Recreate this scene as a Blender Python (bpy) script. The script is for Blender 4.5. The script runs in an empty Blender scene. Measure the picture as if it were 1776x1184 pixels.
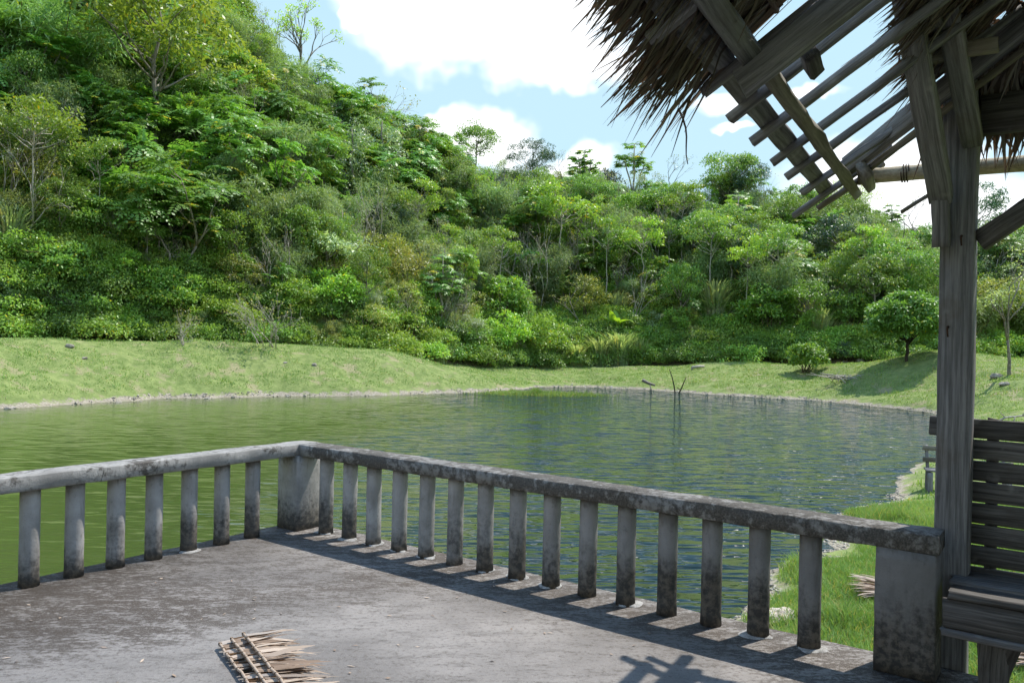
import bpy, math, random
import numpy as np
from mathutils import Matrix, Vector

# ------------------------------------------------------------------ camera, world, sun, exposure
SC = bpy.context.scene
COL = SC.collection
EYE = 1.55
F_PX, CX, CY = 1385.0, 888.0, 592.0
PITCH, ROLL = math.radians(-0.098), math.radians(1.21)
cam_d = bpy.data.cameras.new('camera'); cam = bpy.data.objects.new('camera', cam_d); COL.objects.link(cam)
cam_d.sensor_width = 36.0; cam_d.lens = 36.0 * F_PX / 1776.0; cam_d.clip_start = 0.05; cam_d.clip_end = 3000
_c, _s, _cr, _sr = math.cos(PITCH), math.sin(PITCH), math.cos(ROLL), math.sin(ROLL)
V_F = np.array([0, _c, _s]); V_Z = np.array([0, -_s, _c])
V_R = _cr * np.array([1., 0, 0]) + _sr * V_Z; V_U = -_sr * np.array([1., 0, 0]) + _cr * V_Z
M = Matrix.Identity(4)
for i in range(3):
    M[i][0] = V_R[i]; M[i][1] = V_U[i]; M[i][2] = -V_F[i]
M[2][3] = EYE
cam.matrix_world = M
SC.camera = cam

SUN_AZ, SUN_EL = math.radians(55), math.radians(61)
SUN = np.array([math.sin(SUN_AZ) * math.cos(SUN_EL), math.cos(SUN_AZ) * math.cos(SUN_EL), math.sin(SUN_EL)])
sd = bpy.data.lights.new('sun', 'SUN'); sd.energy = 5.0; sd.angle = math.radians(0.53); sd.color = (1.0, 0.955, 0.88)
so = bpy.data.objects.new('sun', sd); COL.objects.link(so)
so.rotation_euler = Vector(SUN).to_track_quat('Z', 'Y').to_euler(); so.location = (20, 10, 40)

SC.view_settings.view_transform = 'Standard'; SC.view_settings.look = 'None'
SC.view_settings.exposure = 0.33; SC.view_settings.gamma = 1.0
SC.render.engine = 'CYCLES'
SC.cycles.use_denoising = True
SC.cycles.use_adaptive_sampling = True; SC.cycles.adaptive_threshold = 0.025
SC.cycles.max_bounces = 5; SC.cycles.diffuse_bounces = 3; SC.cycles.glossy_bounces = 2; SC.cycles.transmission_bounces = 2
SC.cycles.caustics_reflective = False; SC.cycles.caustics_refractive = False
SC.cycles.sample_clamp_indirect = 4.0; SC.cycles.sample_clamp_direct = 2.0

def ray(px, py):
    d = V_F + V_R * (px - CX) / F_PX - V_U * (py - CY) / F_PX
    return d
def at(px, py, Y):
    """world point seen at a photo pixel, at depth Y in front of the eye"""
    d = ray(px, py); return np.array([0, 0, EYE]) + d * (Y / d[1])
def proj(p):
    q = np.asarray(p, float) - np.array([0, 0, EYE]); dz = q @ V_F
    return np.stack([CX + F_PX * (q @ V_R) / dz, CY - F_PX * (q @ V_U) / dz], -1)

# node helpers
class NT:
    def __init__(s, tree): s.t = tree; s.t.nodes.clear()
    def n(s, typ, inputs=None, **attrs):
        nd = s.t.nodes.new(typ)
        for k, v in attrs.items(): setattr(nd, k, v)
        for k, v in (inputs or {}).items():
            sock = nd.inputs[k]
            if isinstance(v, bpy.types.NodeSocket): s.t.links.new(v, sock)
            else: sock.default_value = v
        return nd
    def math(s, op, a, b=None, c=None, clamp=False):
        nd = s.t.nodes.new('ShaderNodeMath'); nd.operation = op; nd.use_clamp = clamp
        for i, v in enumerate((a, b, c)):
            if v is None: continue
            if isinstance(v, bpy.types.NodeSocket): s.t.links.new(v, nd.inputs[i])
            else: nd.inputs[i].default_value = v
        return nd.outputs[0]
    def vmath(s, op, a, b=None):
        nd = s.t.nodes.new('ShaderNodeVectorMath'); nd.operation = op
        for i, v in enumerate((a, b)):
            if v is None: continue
            if isinstance(v, bpy.types.NodeSocket): s.t.links.new(v, nd.inputs[i])
            else: nd.inputs[i].default_value = v
        return nd.outputs['Value'] if op in ('LENGTH', 'DISTANCE', 'DOT_PRODUCT') else nd.outputs[0]
    def mix(s, fac, a, b, blend='MIX'):
        nd = s.t.nodes.new('ShaderNodeMix'); nd.data_type = 'RGBA'; nd.blend_type = blend
        for k, v in ((0, fac), (6, a), (7, b)):
            if isinstance(v, bpy.types.NodeSocket): s.t.links.new(v, nd.inputs[k])
            else: nd.inputs[k].default_value = v if k == 0 else (*v[:3], 1)
        return nd.outputs[2]
    def ramp(s, fac, a, b):
        nd = s.t.nodes.new('ShaderNodeMapRange'); nd.interpolation_type = 'SMOOTHSTEP'
        s.t.links.new(fac, nd.inputs[0]); nd.inputs[1].default_value = a; nd.inputs[2].default_value = b
        return nd.outputs[0]
    def noise(s, vec, scale, detail=4, rough=0.55, dist=0.0):
        nd = s.n('ShaderNodeTexNoise', {'Scale': scale, 'Detail': detail, 'Roughness': rough, 'Distortion': dist})
        if vec is not None: s.t.links.new(vec, nd.inputs['Vector'])
        return nd.outputs['Fac']
    def scaled(s, vec, sc):
        return s.vmath('MULTIPLY', vec, sc)
    def link(s, a, b): s.t.links.new(a, b)

# world: Nishita sky with procedural cumulus laid out by direction
W = bpy.data.worlds.new('World'); SC.world = W; W.use_nodes = True
w = NT(W.node_tree)
sky = w.n('ShaderNodeTexSky', sky_type='NISHITA', sun_disc=False, sun_elevation=SUN_EL, sun_rotation=SUN_AZ,
          altitude=50, air_density=1.0, dust_density=0.6, ozone_density=1.2)
gen = w.n('ShaderNodeTexCoord').outputs['Generated']
nz = w.n('ShaderNodeTexNoise', {'Vector': gen, 'Scale': 6.0, 'Detail': 4, 'Roughness': 0.62})
wob = w.vmath('MULTIPLY', w.vmath('SUBTRACT', nz.outputs['Color'], (0.5, 0.5, 0.5)), (0.16, 0.16, 0.16))
dirv = w.vmath('ADD', gen, wob)
CLOUDS = [(860, 40, .17, .055), (960, 110, .10, .035), (760, -20, .13, .05), (820, 235, .085, .045), (735, 200, .05, .02),
          (1000, 280, .07, .03), (1240, 180, .055, .022), (640, 20, .03, .016), (1560, 340, .16, .055), (1720, 390, .12, .05),
          (1260, 232, .03, .008), (1410, 170, .04, .01), (1340, -120, .14, .05), (300, -260, .2, .07), (1720, 200, .06, .02)]
dens = None
for (px, py, wx, wz) in CLOUDS:
    d = ray(px, py); d = d / np.linalg.norm(d)
    v = w.vmath('MULTIPLY', w.vmath('SUBTRACT', dirv, tuple(d)), (1 / wx, 1 / wx, 1 / wz))
    g = w.math('SUBTRACT', 1.0, w.vmath('LENGTH', v))
    dens = g if dens is None else w.math('MAXIMUM', dens, g)
# elsewhere in the sky: the same sort of broken cumulus
big = w.noise(w.scaled(gen, (1, 1, 2.2)), 2.6, 3, 0.6)
sepY = w.n('ShaderNodeSeparateXYZ', {'Vector': gen}).outputs
away = w.ramp(sepY['Y'], 0.72, 0.45)
gen_c = w.math('MULTIPLY', w.ramp(big, 0.52, 0.66), away)
mask = w.math('MAXIMUM', w.ramp(dens, -0.05, 0.5), gen_c)
ccol = w.mix(w.ramp(nz.outputs['Fac'], 0.3, 0.7), (13.0, 13.4, 14.0), (17.0, 17.0, 17.0))
elev = w.ramp(sepY['Z'], 0.3, 0.75)   # pale towards the horizon, bluer overhead
haze_sky = w.mix(0.85, sky.outputs['Color'], w.mix(elev, (6.2, 9.0, 10.6), (3.2, 7.0, 13.5)))
skyc = w.mix(mask, haze_sky, ccol)
bg = w.n('ShaderNodeBackground', {'Color': skyc, 'Strength': 0.085})
w.link(bg.outputs[0], w.n('ShaderNodeOutputWorld').inputs[0])

# ------------------------------------------------------------------ mesh helpers
RNG = np.random.default_rng(7)
def norm(v):
    v = np.asarray(v, float); return v / np.maximum(np.linalg.norm(v, axis=-1, keepdims=True), 1e-9)

class MB:
    """collects vertices, faces (any size) and a per-vertex tint"""
    def __init__(s): s.v = []; s.f3 = []; s.f4 = []; s.fn = []; s.t = []; s.nv = 0
    def add(s, v, f4=None, f3=None, fn=None, tint=None):
        v = np.asarray(v, float).reshape(-1, 3)
        if f4 is not None: s.f4.append(np.asarray(f4, int).reshape(-1, 4) + s.nv)
        if f3 is not None: s.f3.append(np.asarray(f3, int).reshape(-1, 3) + s.nv)
        if fn is not None: s.fn += [[i + s.nv for i in f] for f in fn]
        s.v.append(v); s.t.append(np.zeros((len(v), 3)) + 0.5 if tint is None else np.broadcast_to(tint, (len(v), 3)))
        s.nv += len(v)
    def mesh(s, name, mat, smooth=False):
        me = bpy.data.meshes.new(name)
        v = np.concatenate(s.v) if s.v else np.zeros((0, 3))
        loops = []; starts = []; pos = 0
        if s.f4:
            q = np.concatenate(s.f4); loops.append(q.ravel()); starts.append(np.arange(len(q)) * 4 + pos); pos += q.size
        if s.f3:
            q = np.concatenate(s.f3); loops.append(q.ravel()); starts.append(np.arange(len(q)) * 3 + pos); pos += q.size
        for f in s.fn: loops.append(np.array(f)); starts.append(np.array([pos])); pos += len(f)
        lo = np.concatenate(loops).astype(np.int32); st = np.concatenate(starts).astype(np.int32)
        me.vertices.add(len(v)); me.vertices.foreach_set('co', v.astype(np.float32).ravel())
        me.loops.add(len(lo)); me.loops.foreach_set('vertex_index', lo)
        me.polygons.add(len(st)); me.polygons.foreach_set('loop_start', st)
        me.update(calc_edges=True); me.validate()
        t = np.concatenate(s.t); a = me.attributes.new('tint', 'FLOAT_VECTOR', 'POINT')
        a.data.foreach_set('vector', t.astype(np.float32).ravel())
        if smooth: me.polygons.foreach_set('use_smooth', np.ones(len(st), bool))
        me.materials.append(mat)
        return me

WM = {}
def put(name, me, parent=None, world=None, **props):
    o = bpy.data.objects.new(name, me); COL.objects.link(o)
    world = world if world is not None else Matrix.Identity(4)
    WM[o] = world
    if parent is not None:
        o.parent = parent; o.matrix_basis = WM[parent].inverted() @ world
    else: o.matrix_basis = world
    for k, v in props.items(): o[k] = v
    return o
def thing(name, loc, label, cat, group=None, rotz=0.0, scale=1.0):
    wm = Matrix.Translation(Vector(loc)) @ Matrix.Rotation(rotz, 4, 'Z') @ Matrix.Scale(scale, 4)
    o = put(name, None, None, wm, label=label, category=cat)
    if group: o['group'] = group
    o.empty_display_size = 0.2
    return o
def tag(o, label, cat, group=None):
    o['label'] = label; o['category'] = cat
    if group: o['group'] = group
    return o

def tube(mb, path, rad, sides=5, tint=None):
    path = np.asarray(path, float); n = len(path)
    rad = np.broadcast_to(np.asarray(rad, float), (n,))
    tg = norm(np.gradient(path, axis=0)); ref = np.array([0.31, 0.17, 0.93])
    a = norm(np.cross(tg, ref)); b = np.cross(tg, a)
    th = np.arange(sides) * 2 * math.pi / sides
    ring = path[:, None] + rad[:, None, None] * (np.cos(th)[None, :, None] * a[:, None] + np.sin(th)[None, :, None] * b[:, None])
    i = np.arange(n - 1)[:, None] * sides; j = np.arange(sides)[None]; k = (j + 1) % sides
    f = np.stack([i + j, i + k, i + sides + k, i + sides + j], -1).reshape(-1, 4)
    mb.add(ring.reshape(-1, 3), f4=f, fn=[list(range(sides))[::-1], [(n - 1) * sides + q for q in range(sides)]], tint=tint)

def wpath(p0, p1, n, amp, rng, sag=0.0):
    t = np.linspace(0, 1, n)[:, None]; p = np.asarray(p0) * (1 - t) + np.asarray(p1) * t
    off = rng.normal(size=(n, 3)) * amp; off[0] = 0; off[-1] = 0
    p = p + off; p[:, 2] += sag * 4 * (t * (1 - t))[:, 0]
    return p

def beam_mesh(name, L, wd, ht, mat, n=8, cham=0.006, jit=0.0015, seed=0, taper=1.0, chips=0.0):
    """a sawn member along local X with chamfered, slightly uneven edges"""
    rng = np.random.default_rng(seed); mb = MB(); c = min(cham, wd * .3, ht * .3)
    prof = np.array([(-wd/2+c, -ht/2), (wd/2-c, -ht/2), (wd/2, -ht/2+c), (wd/2, ht/2-c), (wd/2-c, ht/2), (-wd/2+c, ht/2), (-wd/2, ht/2-c), (-wd/2, -ht/2+c)])
    xs = np.linspace(0, L, n + 1); vs = []
    for i, x in enumerate(xs):
        k = 1 + (taper - 1) * x / L
        p = prof * k + rng.normal(size=prof.shape) * jit
        if chips and rng.random() < .35: p[rng.integers(0, 8)] *= 1 - chips * rng.random()
        dx = rng.normal(size=8) * jit * (2 if i in (0, n) else 1)
        vs.append(np.column_stack([np.full(8, x) + dx, p]))
    i = np.arange(n)[:, None] * 8; j = np.arange(8)[None]; k = (j + 1) % 8
    f = np.stack([i + j, i + k, i + 8 + k, i + 8 + j], -1).reshape(-1, 4)
    mb.add(np.concatenate(vs), f4=f, fn=[list(range(8))[::-1], [n * 8 + q for q in range(8)]])
    return mb.mesh(name, mat)
def frame_x(p0, p1, up=(0, 0, 1)):
    p0 = Vector(p0); x = (Vector(p1) - p0).normalized(); up = Vector(up)
    y = up.cross(x).normalized(); z = x.cross(y)
    m = Matrix.Identity(4)
    for i in range(3): m[i][0] = x[i]; m[i][1] = y[i]; m[i][2] = z[i]; m[i][3] = p0[i]
    return m
_seed = [100]
def beam(name, p0, p1, wd, ht, mat, parent, up=(0, 0, 1), **kw):
    _seed[0] += 1
    L = float(np.linalg.norm(np.asarray(p1) - np.asarray(p0)))
    return put(name, beam_mesh(name, L, wd, ht, mat, seed=_seed[0], **kw), parent, frame_x(p0, p1, up))

# ------------------------------------------------------------------ materials
def new_mat(name):
    m = bpy.data.materials.new(name); m.use_nodes = True
    return m, NT(m.node_tree)
def finish(t, color, rough=0.8, bump=None, bstr=0.3, bdist=0.02, spec=0.3, extra=None):
    ins = {'Base Color': color, 'Roughness': rough, 'Specular IOR Level': spec}
    p = t.n('ShaderNodeBsdfPrincipled', ins)
    if bump is not None:
        b = t.n('ShaderNodeBump', {'Height': bump, 'Strength': bstr, 'Distance': bdist}); t.link(b.outputs[0], p.inputs['Normal'])
    t.link((extra or p).outputs[0], t.n('ShaderNodeOutputMaterial').inputs[0]); return p

def mat_leaf(name, ca, cb, cy=(0.42, 0.34, 0.03), yth=0.985, trans=0.38, rough=0.42, spec=0.45):
    m, t = new_mat(name)
    at_ = t.n('ShaderNodeAttribute', attribute_name='tint').outputs['Vector']
    sp = t.n('ShaderNodeSeparateXYZ', {'Vector': at_}).outputs
    oi = t.n('ShaderNodeObjectInfo')
    c = t.mix(sp['X'], ca, cb)
    c = t.mix(t.math('GREATER_THAN', sp['Y'], yth), c, cy)
    c = t.n('ShaderNodeHueSaturation', {'Color': c, 'Hue': t.math('ADD', 0.49, t.math('MULTIPLY', oi.outputs['Random'], 0.025)),
            'Value': t.math('ADD', 0.98, t.math('MULTIPLY', oi.outputs['Random'], 0.5))}).outputs[0]
    c = t.mix(1.0, c, oi.outputs['Color'], 'MULTIPLY')
    p = t.n('ShaderNodeBsdfPrincipled', {'Base Color': c, 'Roughness': rough, 'Specular IOR Level': spec})
    tc = t.mix(1.0, c, (1.4, 1.4, 0.65), 'MULTIPLY')
    tr = t.n('ShaderNodeBsdfTranslucent', {'Color': tc})
    mx = t.n('ShaderNodeMixShader', {0: trans, 1: p.outputs[0], 2: tr.outputs[0]})
    t.link(mx.outputs[0], t.n('ShaderNodeOutputMaterial').inputs[0])
    return m
LEAF = {
 'broad':  mat_leaf('leaf_broad', (0.098, 0.178, 0.044), (0.222, 0.333, 0.076), yth=0.985),
 'bright': mat_leaf('leaf_bright', (0.151, 0.263, 0.044), (0.319, 0.448, 0.087), yth=0.97),
 'olive':  mat_leaf('leaf_olive', (0.159, 0.194, 0.058), (0.336, 0.348, 0.120), yth=0.955, cy=(0.38, 0.30, 0.05)),
 'pale':   mat_leaf('leaf_pale', (0.186, 0.247, 0.143), (0.381, 0.425, 0.290), yth=0.99, spec=0.55),
 'feather': mat_leaf('leaf_feather', (0.132, 0.201, 0.076), (0.266, 0.348, 0.166), yth=0.995, rough=0.55),
 'dark':   mat_leaf('leaf_dark', (0.032, 0.070, 0.041), (0.080, 0.132, 0.065), yth=0.995, trans=0.22, rough=0.38),
 'compound': mat_leaf('leaf_compound', (0.088, 0.194, 0.040), (0.204, 0.340, 0.067), yth=0.955, cy=(0.46, 0.4, 0.05)),
 'grass':  mat_leaf('leaf_grass', (0.195, 0.254, 0.120), (0.381, 0.410, 0.233), yth=0.95, cy=(0.36, 0.31, 0.13), rough=0.5),
 'dry':    mat_leaf('leaf_dry', (0.230, 0.185, 0.110), (0.425, 0.324, 0.233), yth=0.9, cy=(0.3, 0.2, 0.08), trans=0.25, rough=0.7),
 'palm':   mat_leaf('leaf_palm', (0.106, 0.139, 0.076), (0.248, 0.263, 0.143), yth=0.9, cy=(0.34, 0.29, 0.15)),
 'banana': mat_leaf('leaf_banana', (0.2, 0.32, 0.03), (0.27, 0.4, 0.045), yth=0.95, trans=0.45),
 'turf':   mat_leaf('leaf_turf', (0.145, 0.225, 0.062), (0.265, 0.355, 0.12), yth=0.9, cy=(0.4, 0.35, 0.2), trans=0.3, rough=0.6, spec=0.2),
 'lawn':   mat_leaf('leaf_lawn', (0.135, 0.22, 0.055), (0.255, 0.34, 0.105), yth=0.92, cy=(0.34, 0.29, 0.11), trans=0.3, rough=0.6, spec=0.2),
}
def mat_bark(name, ca, cb):
    m, t = new_mat(name)
    oc = t.n('ShaderNodeTexCoord').outputs['Object']
    a = t.noise(t.scaled(oc, (6, 6, 1.6)), 3.0, 5, 0.6)
    c = t.mix(t.ramp(a, 0.3, 0.7), ca, cb)
    finish(t, c, 0.9, a, 0.5, 0.02, 0.15); return m
BARK = {'grey': mat_bark('bark_grey', (0.13, 0.115, 0.09), (0.3, 0.27, 0.22)),
        'pale': mat_bark('bark_pale', (0.27, 0.24, 0.19), (0.48, 0.44, 0.37)),
        'brown': mat_bark('bark_brown', (0.07, 0.05, 0.034), (0.17, 0.13, 0.09)),
        'dark': mat_bark('bark_dark', (0.03, 0.025, 0.02), (0.07, 0.055, 0.04))}

def mat_wood(name, ca, cb, stain=0.5, warm=(0.11, 0.085, 0.055)):
    m, t = new_mat(name)
    oc = t.n('ShaderNodeTexCoord').outputs['Object']; oi = t.n('ShaderNodeObjectInfo').outputs['Random']
    ocs = t.vmath('ADD', oc, t.n('ShaderNodeCombineXYZ', {'X': t.math('MULTIPLY', oi, 37.0), 'Y': t.math('MULTIPLY', oi, 11.0), 'Z': 0.0}).outputs[0])
    wv = t.vmath('ADD', t.scaled(ocs, (0.9, 30, 30)), t.vmath('MULTIPLY', t.n('ShaderNodeTexNoise', {'Vector': ocs, 'Scale': 3.0, 'Detail': 2}).outputs['Color'], (0, .5, .5)))
    g = t.noise(wv, 2.2, 6, 0.65); fine = t.noise(t.scaled(ocs, (3, 90, 90)), 3.0, 4, 0.6); blot = t.noise(ocs, 3.2, 5, 0.6)
    c = t.mix(t.ramp(g, 0.3, 0.72), ca, cb)
    c = t.mix(t.math('MULTIPLY', t.ramp(fine, 0.52, 0.7), 0.3), c, (0.03, 0.027, 0.024))
    c = t.mix(t.math('MULTIPLY', t.ramp(blot, 0.5, 0.72), stain), c, warm)
    c = t.mix(t.math('MULTIPLY', t.ramp(t.noise(ocs, 7.0, 3, 0.5), 0.64, 0.76), 0.5), c, (0.32, 0.31, 0.29))
    c = t.n('ShaderNodeHueSaturation', {'Color': c, 'Value': t.math('ADD', 0.8, t.math('MULTIPLY', oi, 0.4))}).outputs[0]
    h = t.math('ADD', g, t.math('MULTIPLY', fine, 0.7))
    finish(t, c, 0.85, h, 0.55, 0.006, 0.2); return m
WOOD = mat_wood('weathered_wood', (0.1, 0.096, 0.093), (0.27, 0.262, 0.256))
WOOD_D = mat_wood('dark_weathered_wood', (0.06, 0.055, 0.05), (0.19, 0.178, 0.165), 0.4, (0.06, 0.045, 0.032))
WOOD_L = mat_wood('pale_sawn_wood', (0.13, 0.117, 0.09), (0.26, 0.235, 0.19), 0.5, (0.15, 0.115, 0.07))
BAMBOO = mat_wood('bamboo', (0.3, 0.25, 0.16), (0.46, 0.39, 0.27), 0.35, (0.2, 0.14, 0.08))

def mat_concrete(name, base_stain=True):
    m, t = new_mat(name)
    geo = t.n('ShaderNodeNewGeometry'); pos = geo.outputs['Position']; z = t.n('ShaderNodeSeparateXYZ', {'Vector': pos}).outputs['Z']
    n1 = t.noise(pos, 5.0, 6, 0.6); n2 = t.noise(pos, 28, 5, 0.65); n3 = t.noise(t.scaled(pos, (16, 16, 2.5)), 1.6, 5, 0.6); n4 = t.noise(pos, 120, 3, 0.6)
    c = t.mix(t.ramp(n1, 0.3, 0.7), (0.25, 0.237, 0.22), (0.39, 0.37, 0.35))
    c = t.mix(t.math('MULTIPLY', t.ramp(n3, 0.52, 0.72), 0.45), c, (0.14, 0.125, 0.11))
    c = t.mix(t.math('MULTIPLY', t.ramp(n2, 0.58, 0.72), 0.55), c, (0.12, 0.11, 0.1))
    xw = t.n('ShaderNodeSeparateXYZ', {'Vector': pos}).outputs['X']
    hut_shade = t.ramp(t.math('ADD', xw, t.math('MULTIPLY', t.math('SUBTRACT', n1, .5), 1.2)), -1.2, 2.0)
    c = t.mix(t.math('MULTIPLY', hut_shade, 0.62), c, (0.1, 0.098, 0.098))  # roof shade put into the concrete colour, deepening towards the hut
    if base_stain:   # black mould that has crept up from the wet floor; darker again under the handrail
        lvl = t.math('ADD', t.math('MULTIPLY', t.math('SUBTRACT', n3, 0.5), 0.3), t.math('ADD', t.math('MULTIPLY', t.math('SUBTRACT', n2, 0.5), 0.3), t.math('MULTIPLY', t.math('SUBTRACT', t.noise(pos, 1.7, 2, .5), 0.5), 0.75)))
        lo = t.ramp(t.math('SUBTRACT', t.math('ADD', z, lvl), t.math('MULTIPLY', hut_shade, 0.07)), 0.33, 0.05)
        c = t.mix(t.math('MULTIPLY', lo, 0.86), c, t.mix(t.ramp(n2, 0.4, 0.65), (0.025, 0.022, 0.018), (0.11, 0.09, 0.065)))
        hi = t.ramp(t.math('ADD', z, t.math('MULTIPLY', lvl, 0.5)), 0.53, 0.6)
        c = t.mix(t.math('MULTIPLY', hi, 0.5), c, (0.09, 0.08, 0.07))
    c = t.mix(t.math('MULTIPLY', t.ramp(n4, 0.6, 0.75), 0.35), c, (0.1, 0.09, 0.08))
    h = t.math('ADD', n2, t.math('MULTIPLY', n4, 0.5))
    finish(t, c, 0.92, h, 0.5, 0.008, 0.2); return m
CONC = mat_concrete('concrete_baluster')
def mat_rail():
    m, t = new_mat('concrete_handrail')
    geo = t.n('ShaderNodeNewGeometry'); pos = geo.outputs['Position']; nzv = t.n('ShaderNodeSeparateXYZ', {'Vector': geo.outputs['Normal']}).outputs['Z']
    n1 = t.noise(pos, 4.0, 6, 0.62); n2 = t.noise(pos, 24, 6, 0.68); n4 = t.noise(pos, 110, 3, 0.6)
    c = t.mix(t.ramp(n1, 0.3, 0.7), (0.2, 0.19, 0.175), (0.36, 0.345, 0.32))
    # lichen: thick and dark on the run to the hut, thin on the sunny left run
    x = t.n('ShaderNodeSeparateXYZ', {'Vector': pos}).outputs['X']
    side = t.ramp(x, -1.75, -1.45)
    thr = t.math('SUBTRACT', 0.56, t.math('MULTIPLY', side, 0.1))
    d = t.ramp(t.math('SUBTRACT', t.math('ADD', t.math('MULTIPLY', n2, 0.5), t.math('MULTIPLY', n1, 0.5)), thr), -0.07, 0.06)
    c = t.mix(t.math('MULTIPLY', d, 0.88), c, t.mix(t.ramp(n4, 0.35, 0.7), (0.03, 0.026, 0.022), (0.1, 0.086, 0.07)))
    vor = t.n('ShaderNodeTexVoronoi', {'Vector': t.vmath('ADD', pos, t.vmath('MULTIPLY', t.n('ShaderNodeTexNoise', {'Vector': pos, 'Scale': 5.0}).outputs['Color'], (.08, .08, .08))), 'Scale': 2.6}, feature='DISTANCE_TO_EDGE').outputs['Distance']
    cr = t.math('MULTIPLY', t.ramp(vor, 0.008, 0.001), t.ramp(t.noise(pos, 2.0, 2), 0.5, 0.62))
    c = t.mix(t.math('MULTIPLY', cr, 0.8), c, (0.04, 0.035, 0.03))
    h = t.math('SUBTRACT', t.math('ADD', n2, t.math('MULTIPLY', n4, 0.5)), t.math('MULTIPLY', cr, 1.0))
    finish(t, c, 0.93, h, 0.6, 0.01, 0.2); return m
RAILM = mat_rail()
def mat_deck():
    m, t = new_mat('concrete_deck')
    pos = t.n('ShaderNodeNewGeometry').outputs['Position']
    rot = t.n('ShaderNodeMapping', {'Vector': pos, 'Rotation': (0, 0, math.radians(-20)), 'Scale': (1.0, 2.6, 1)}).outputs[0]
    n1 = t.noise(pos, 0.9, 5, 0.6); n2 = t.noise(rot, 4.5, 8, 0.72); n3 = t.noise(pos, 42, 4, 0.75); n4 = t.noise(pos, 170, 2, 0.6)
    xyz = t.n('ShaderNodeSeparateXYZ', {'Vector': pos}).outputs
    # where foot traffic and hut shelter keep the lichen off (towards the hut) the slab is bare and pale
    d = t.math('ADD', t.math('MULTIPLY', xyz['X'], -0.52), t.math('MULTIPLY', xyz['Y'], 0.85))
    d = t.math('ADD', d, t.math('MULTIPLY', t.math('SUBTRACT', n1, 0.5), 1.1))
    lich = t.ramp(d, 4.1, 4.75)
    rim = t.math('ADD', t.math('MULTIPLY', t.math('SUBTRACT', xyz['X'], -1.70), 0.588), t.math('MULTIPLY', t.math('SUBTRACT', xyz['Y'], 6.49), 0.809))
    rimd = t.math('MULTIPLY', t.ramp(t.math('ADD', rim, t.math('MULTIPLY', t.math('SUBTRACT', n1, .5), .5)), -0.75, -0.2), 0.85)
    corner = t.ramp(t.vmath('DISTANCE', pos, (-1.55, 5.55, 0)), 1.2, 0.3)
    lich = t.math('MAXIMUM', t.math('SUBTRACT', lich, t.math('MULTIPLY', corner, 0.55)), rimd)
    n5 = t.noise(rot, 17, 6, 0.75)
    c = t.mix(t.ramp(n1, 0.35, 0.65), (0.165, 0.152, 0.142), (0.27, 0.25, 0.233))
    c = t.mix(t.math('MULTIPLY', t.ramp(n2, 0.46, 0.7), 0.5), c, (0.12, 0.112, 0.106))
    msum = t.math('ADD', t.math('ADD', t.math('MULTIPLY', n2, .38), t.math('MULTIPLY', n5, .37)), t.math('MULTIPLY', n3, .25))
    m1 = t.ramp(t.math('ADD', msum, t.math('MULTIPLY', lich, 0.075)), 0.5, 0.59)
    c = t.mix(t.math('MULTIPLY', m1, t.math('ADD', 0.4, t.math('MULTIPLY', lich, 0.48))), c, t.mix(t.ramp(n4, 0.4, 0.65), (0.04, 0.031, 0.025), (0.1, 0.08, 0.064)))
    c = t.mix(t.math('MULTIPLY', t.ramp(n3, 0.52, 0.62), 0.35), c, (0.08, 0.066, 0.055))
    c = t.mix(t.math('MULTIPLY', t.ramp(n4, 0.58, 0.7), 0.35), c, (0.45, 0.43, 0.4))
    h = t.math('ADD', n3, t.math('MULTIPLY', n4, 0.6))
    finish(t, c, 0.95, h, 0.55, 0.008, 0.15); return m
DECKM = mat_deck()
def simple(name, ca, cb, scale=8, rough=0.9, bstr=0.5, bdist=0.02, spec=0.2):
    m, t = new_mat(name); oc = t.n('ShaderNodeNewGeometry').outputs['Position']
    a = t.noise(oc, scale, 6, 0.65); b = t.noise(oc, scale * 6, 4, 0.6)
    c = t.mix(t.ramp(t.math('ADD', t.math('MULTIPLY', a, .6), t.math('MULTIPLY', b, .4)), 0.35, 0.65), ca, cb)
    finish(t, c, rough, b, bstr, bdist, spec); return m
MORTAR = simple('mortar', (0.2, 0.19, 0.175), (0.4, 0.385, 0.36), 22)
STONE = simple('stone', (0.13, 0.11, 0.085), (0.36, 0.33, 0.28), 3)
GRAVELM = simple('gravel_stone', (0.2, 0.175, 0.14), (0.5, 0.46, 0.39), 2.0)
CLOTH = simple('sackcloth', (0.42, 0.34, 0.27), (0.6, 0.52, 0.43), 9)
IRON = simple('rusty_iron', (0.03, 0.018, 0.012), (0.09, 0.05, 0.03), 30)
def mat_thatch(name, ca, cb, trans):
    m, t = new_mat(name)
    at_ = t.n('ShaderNodeAttribute', attribute_name='tint').outputs['Vector']; sp = t.n('ShaderNodeSeparateXYZ', {'Vector': at_}).outputs
    c = t.mix(sp['X'], ca, cb)
    c = t.mix(t.math('MULTIPLY', t.ramp(sp['Y'], 0.7, 1.0), 0.6), c, (0.3, 0.28, 0.26))
    p = t.n('ShaderNodeBsdfPrincipled', {'Base Color': c, 'Roughness': 0.6, 'Specular IOR Level': 0.3})
    tr = t.n('ShaderNodeBsdfTranslucent', {'Color': t.mix(1.0, c, (1.4, 0.95, 0.55), 'MULTIPLY')})
    t.link(t.n('ShaderNodeMixShader', {0: trans, 1: p.outputs[0], 2: tr.outputs[0]}).outputs[0], t.n('ShaderNodeOutputMaterial').inputs[0])
    return m
THATCH = mat_thatch('nipa_thatch', (0.055, 0.04, 0.033), (0.155, 0.112, 0.085), 0.12)
THATCH_P = mat_thatch('bleached_thatch', (0.2, 0.135, 0.09), (0.5, 0.4, 0.31), 0.12)

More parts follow.
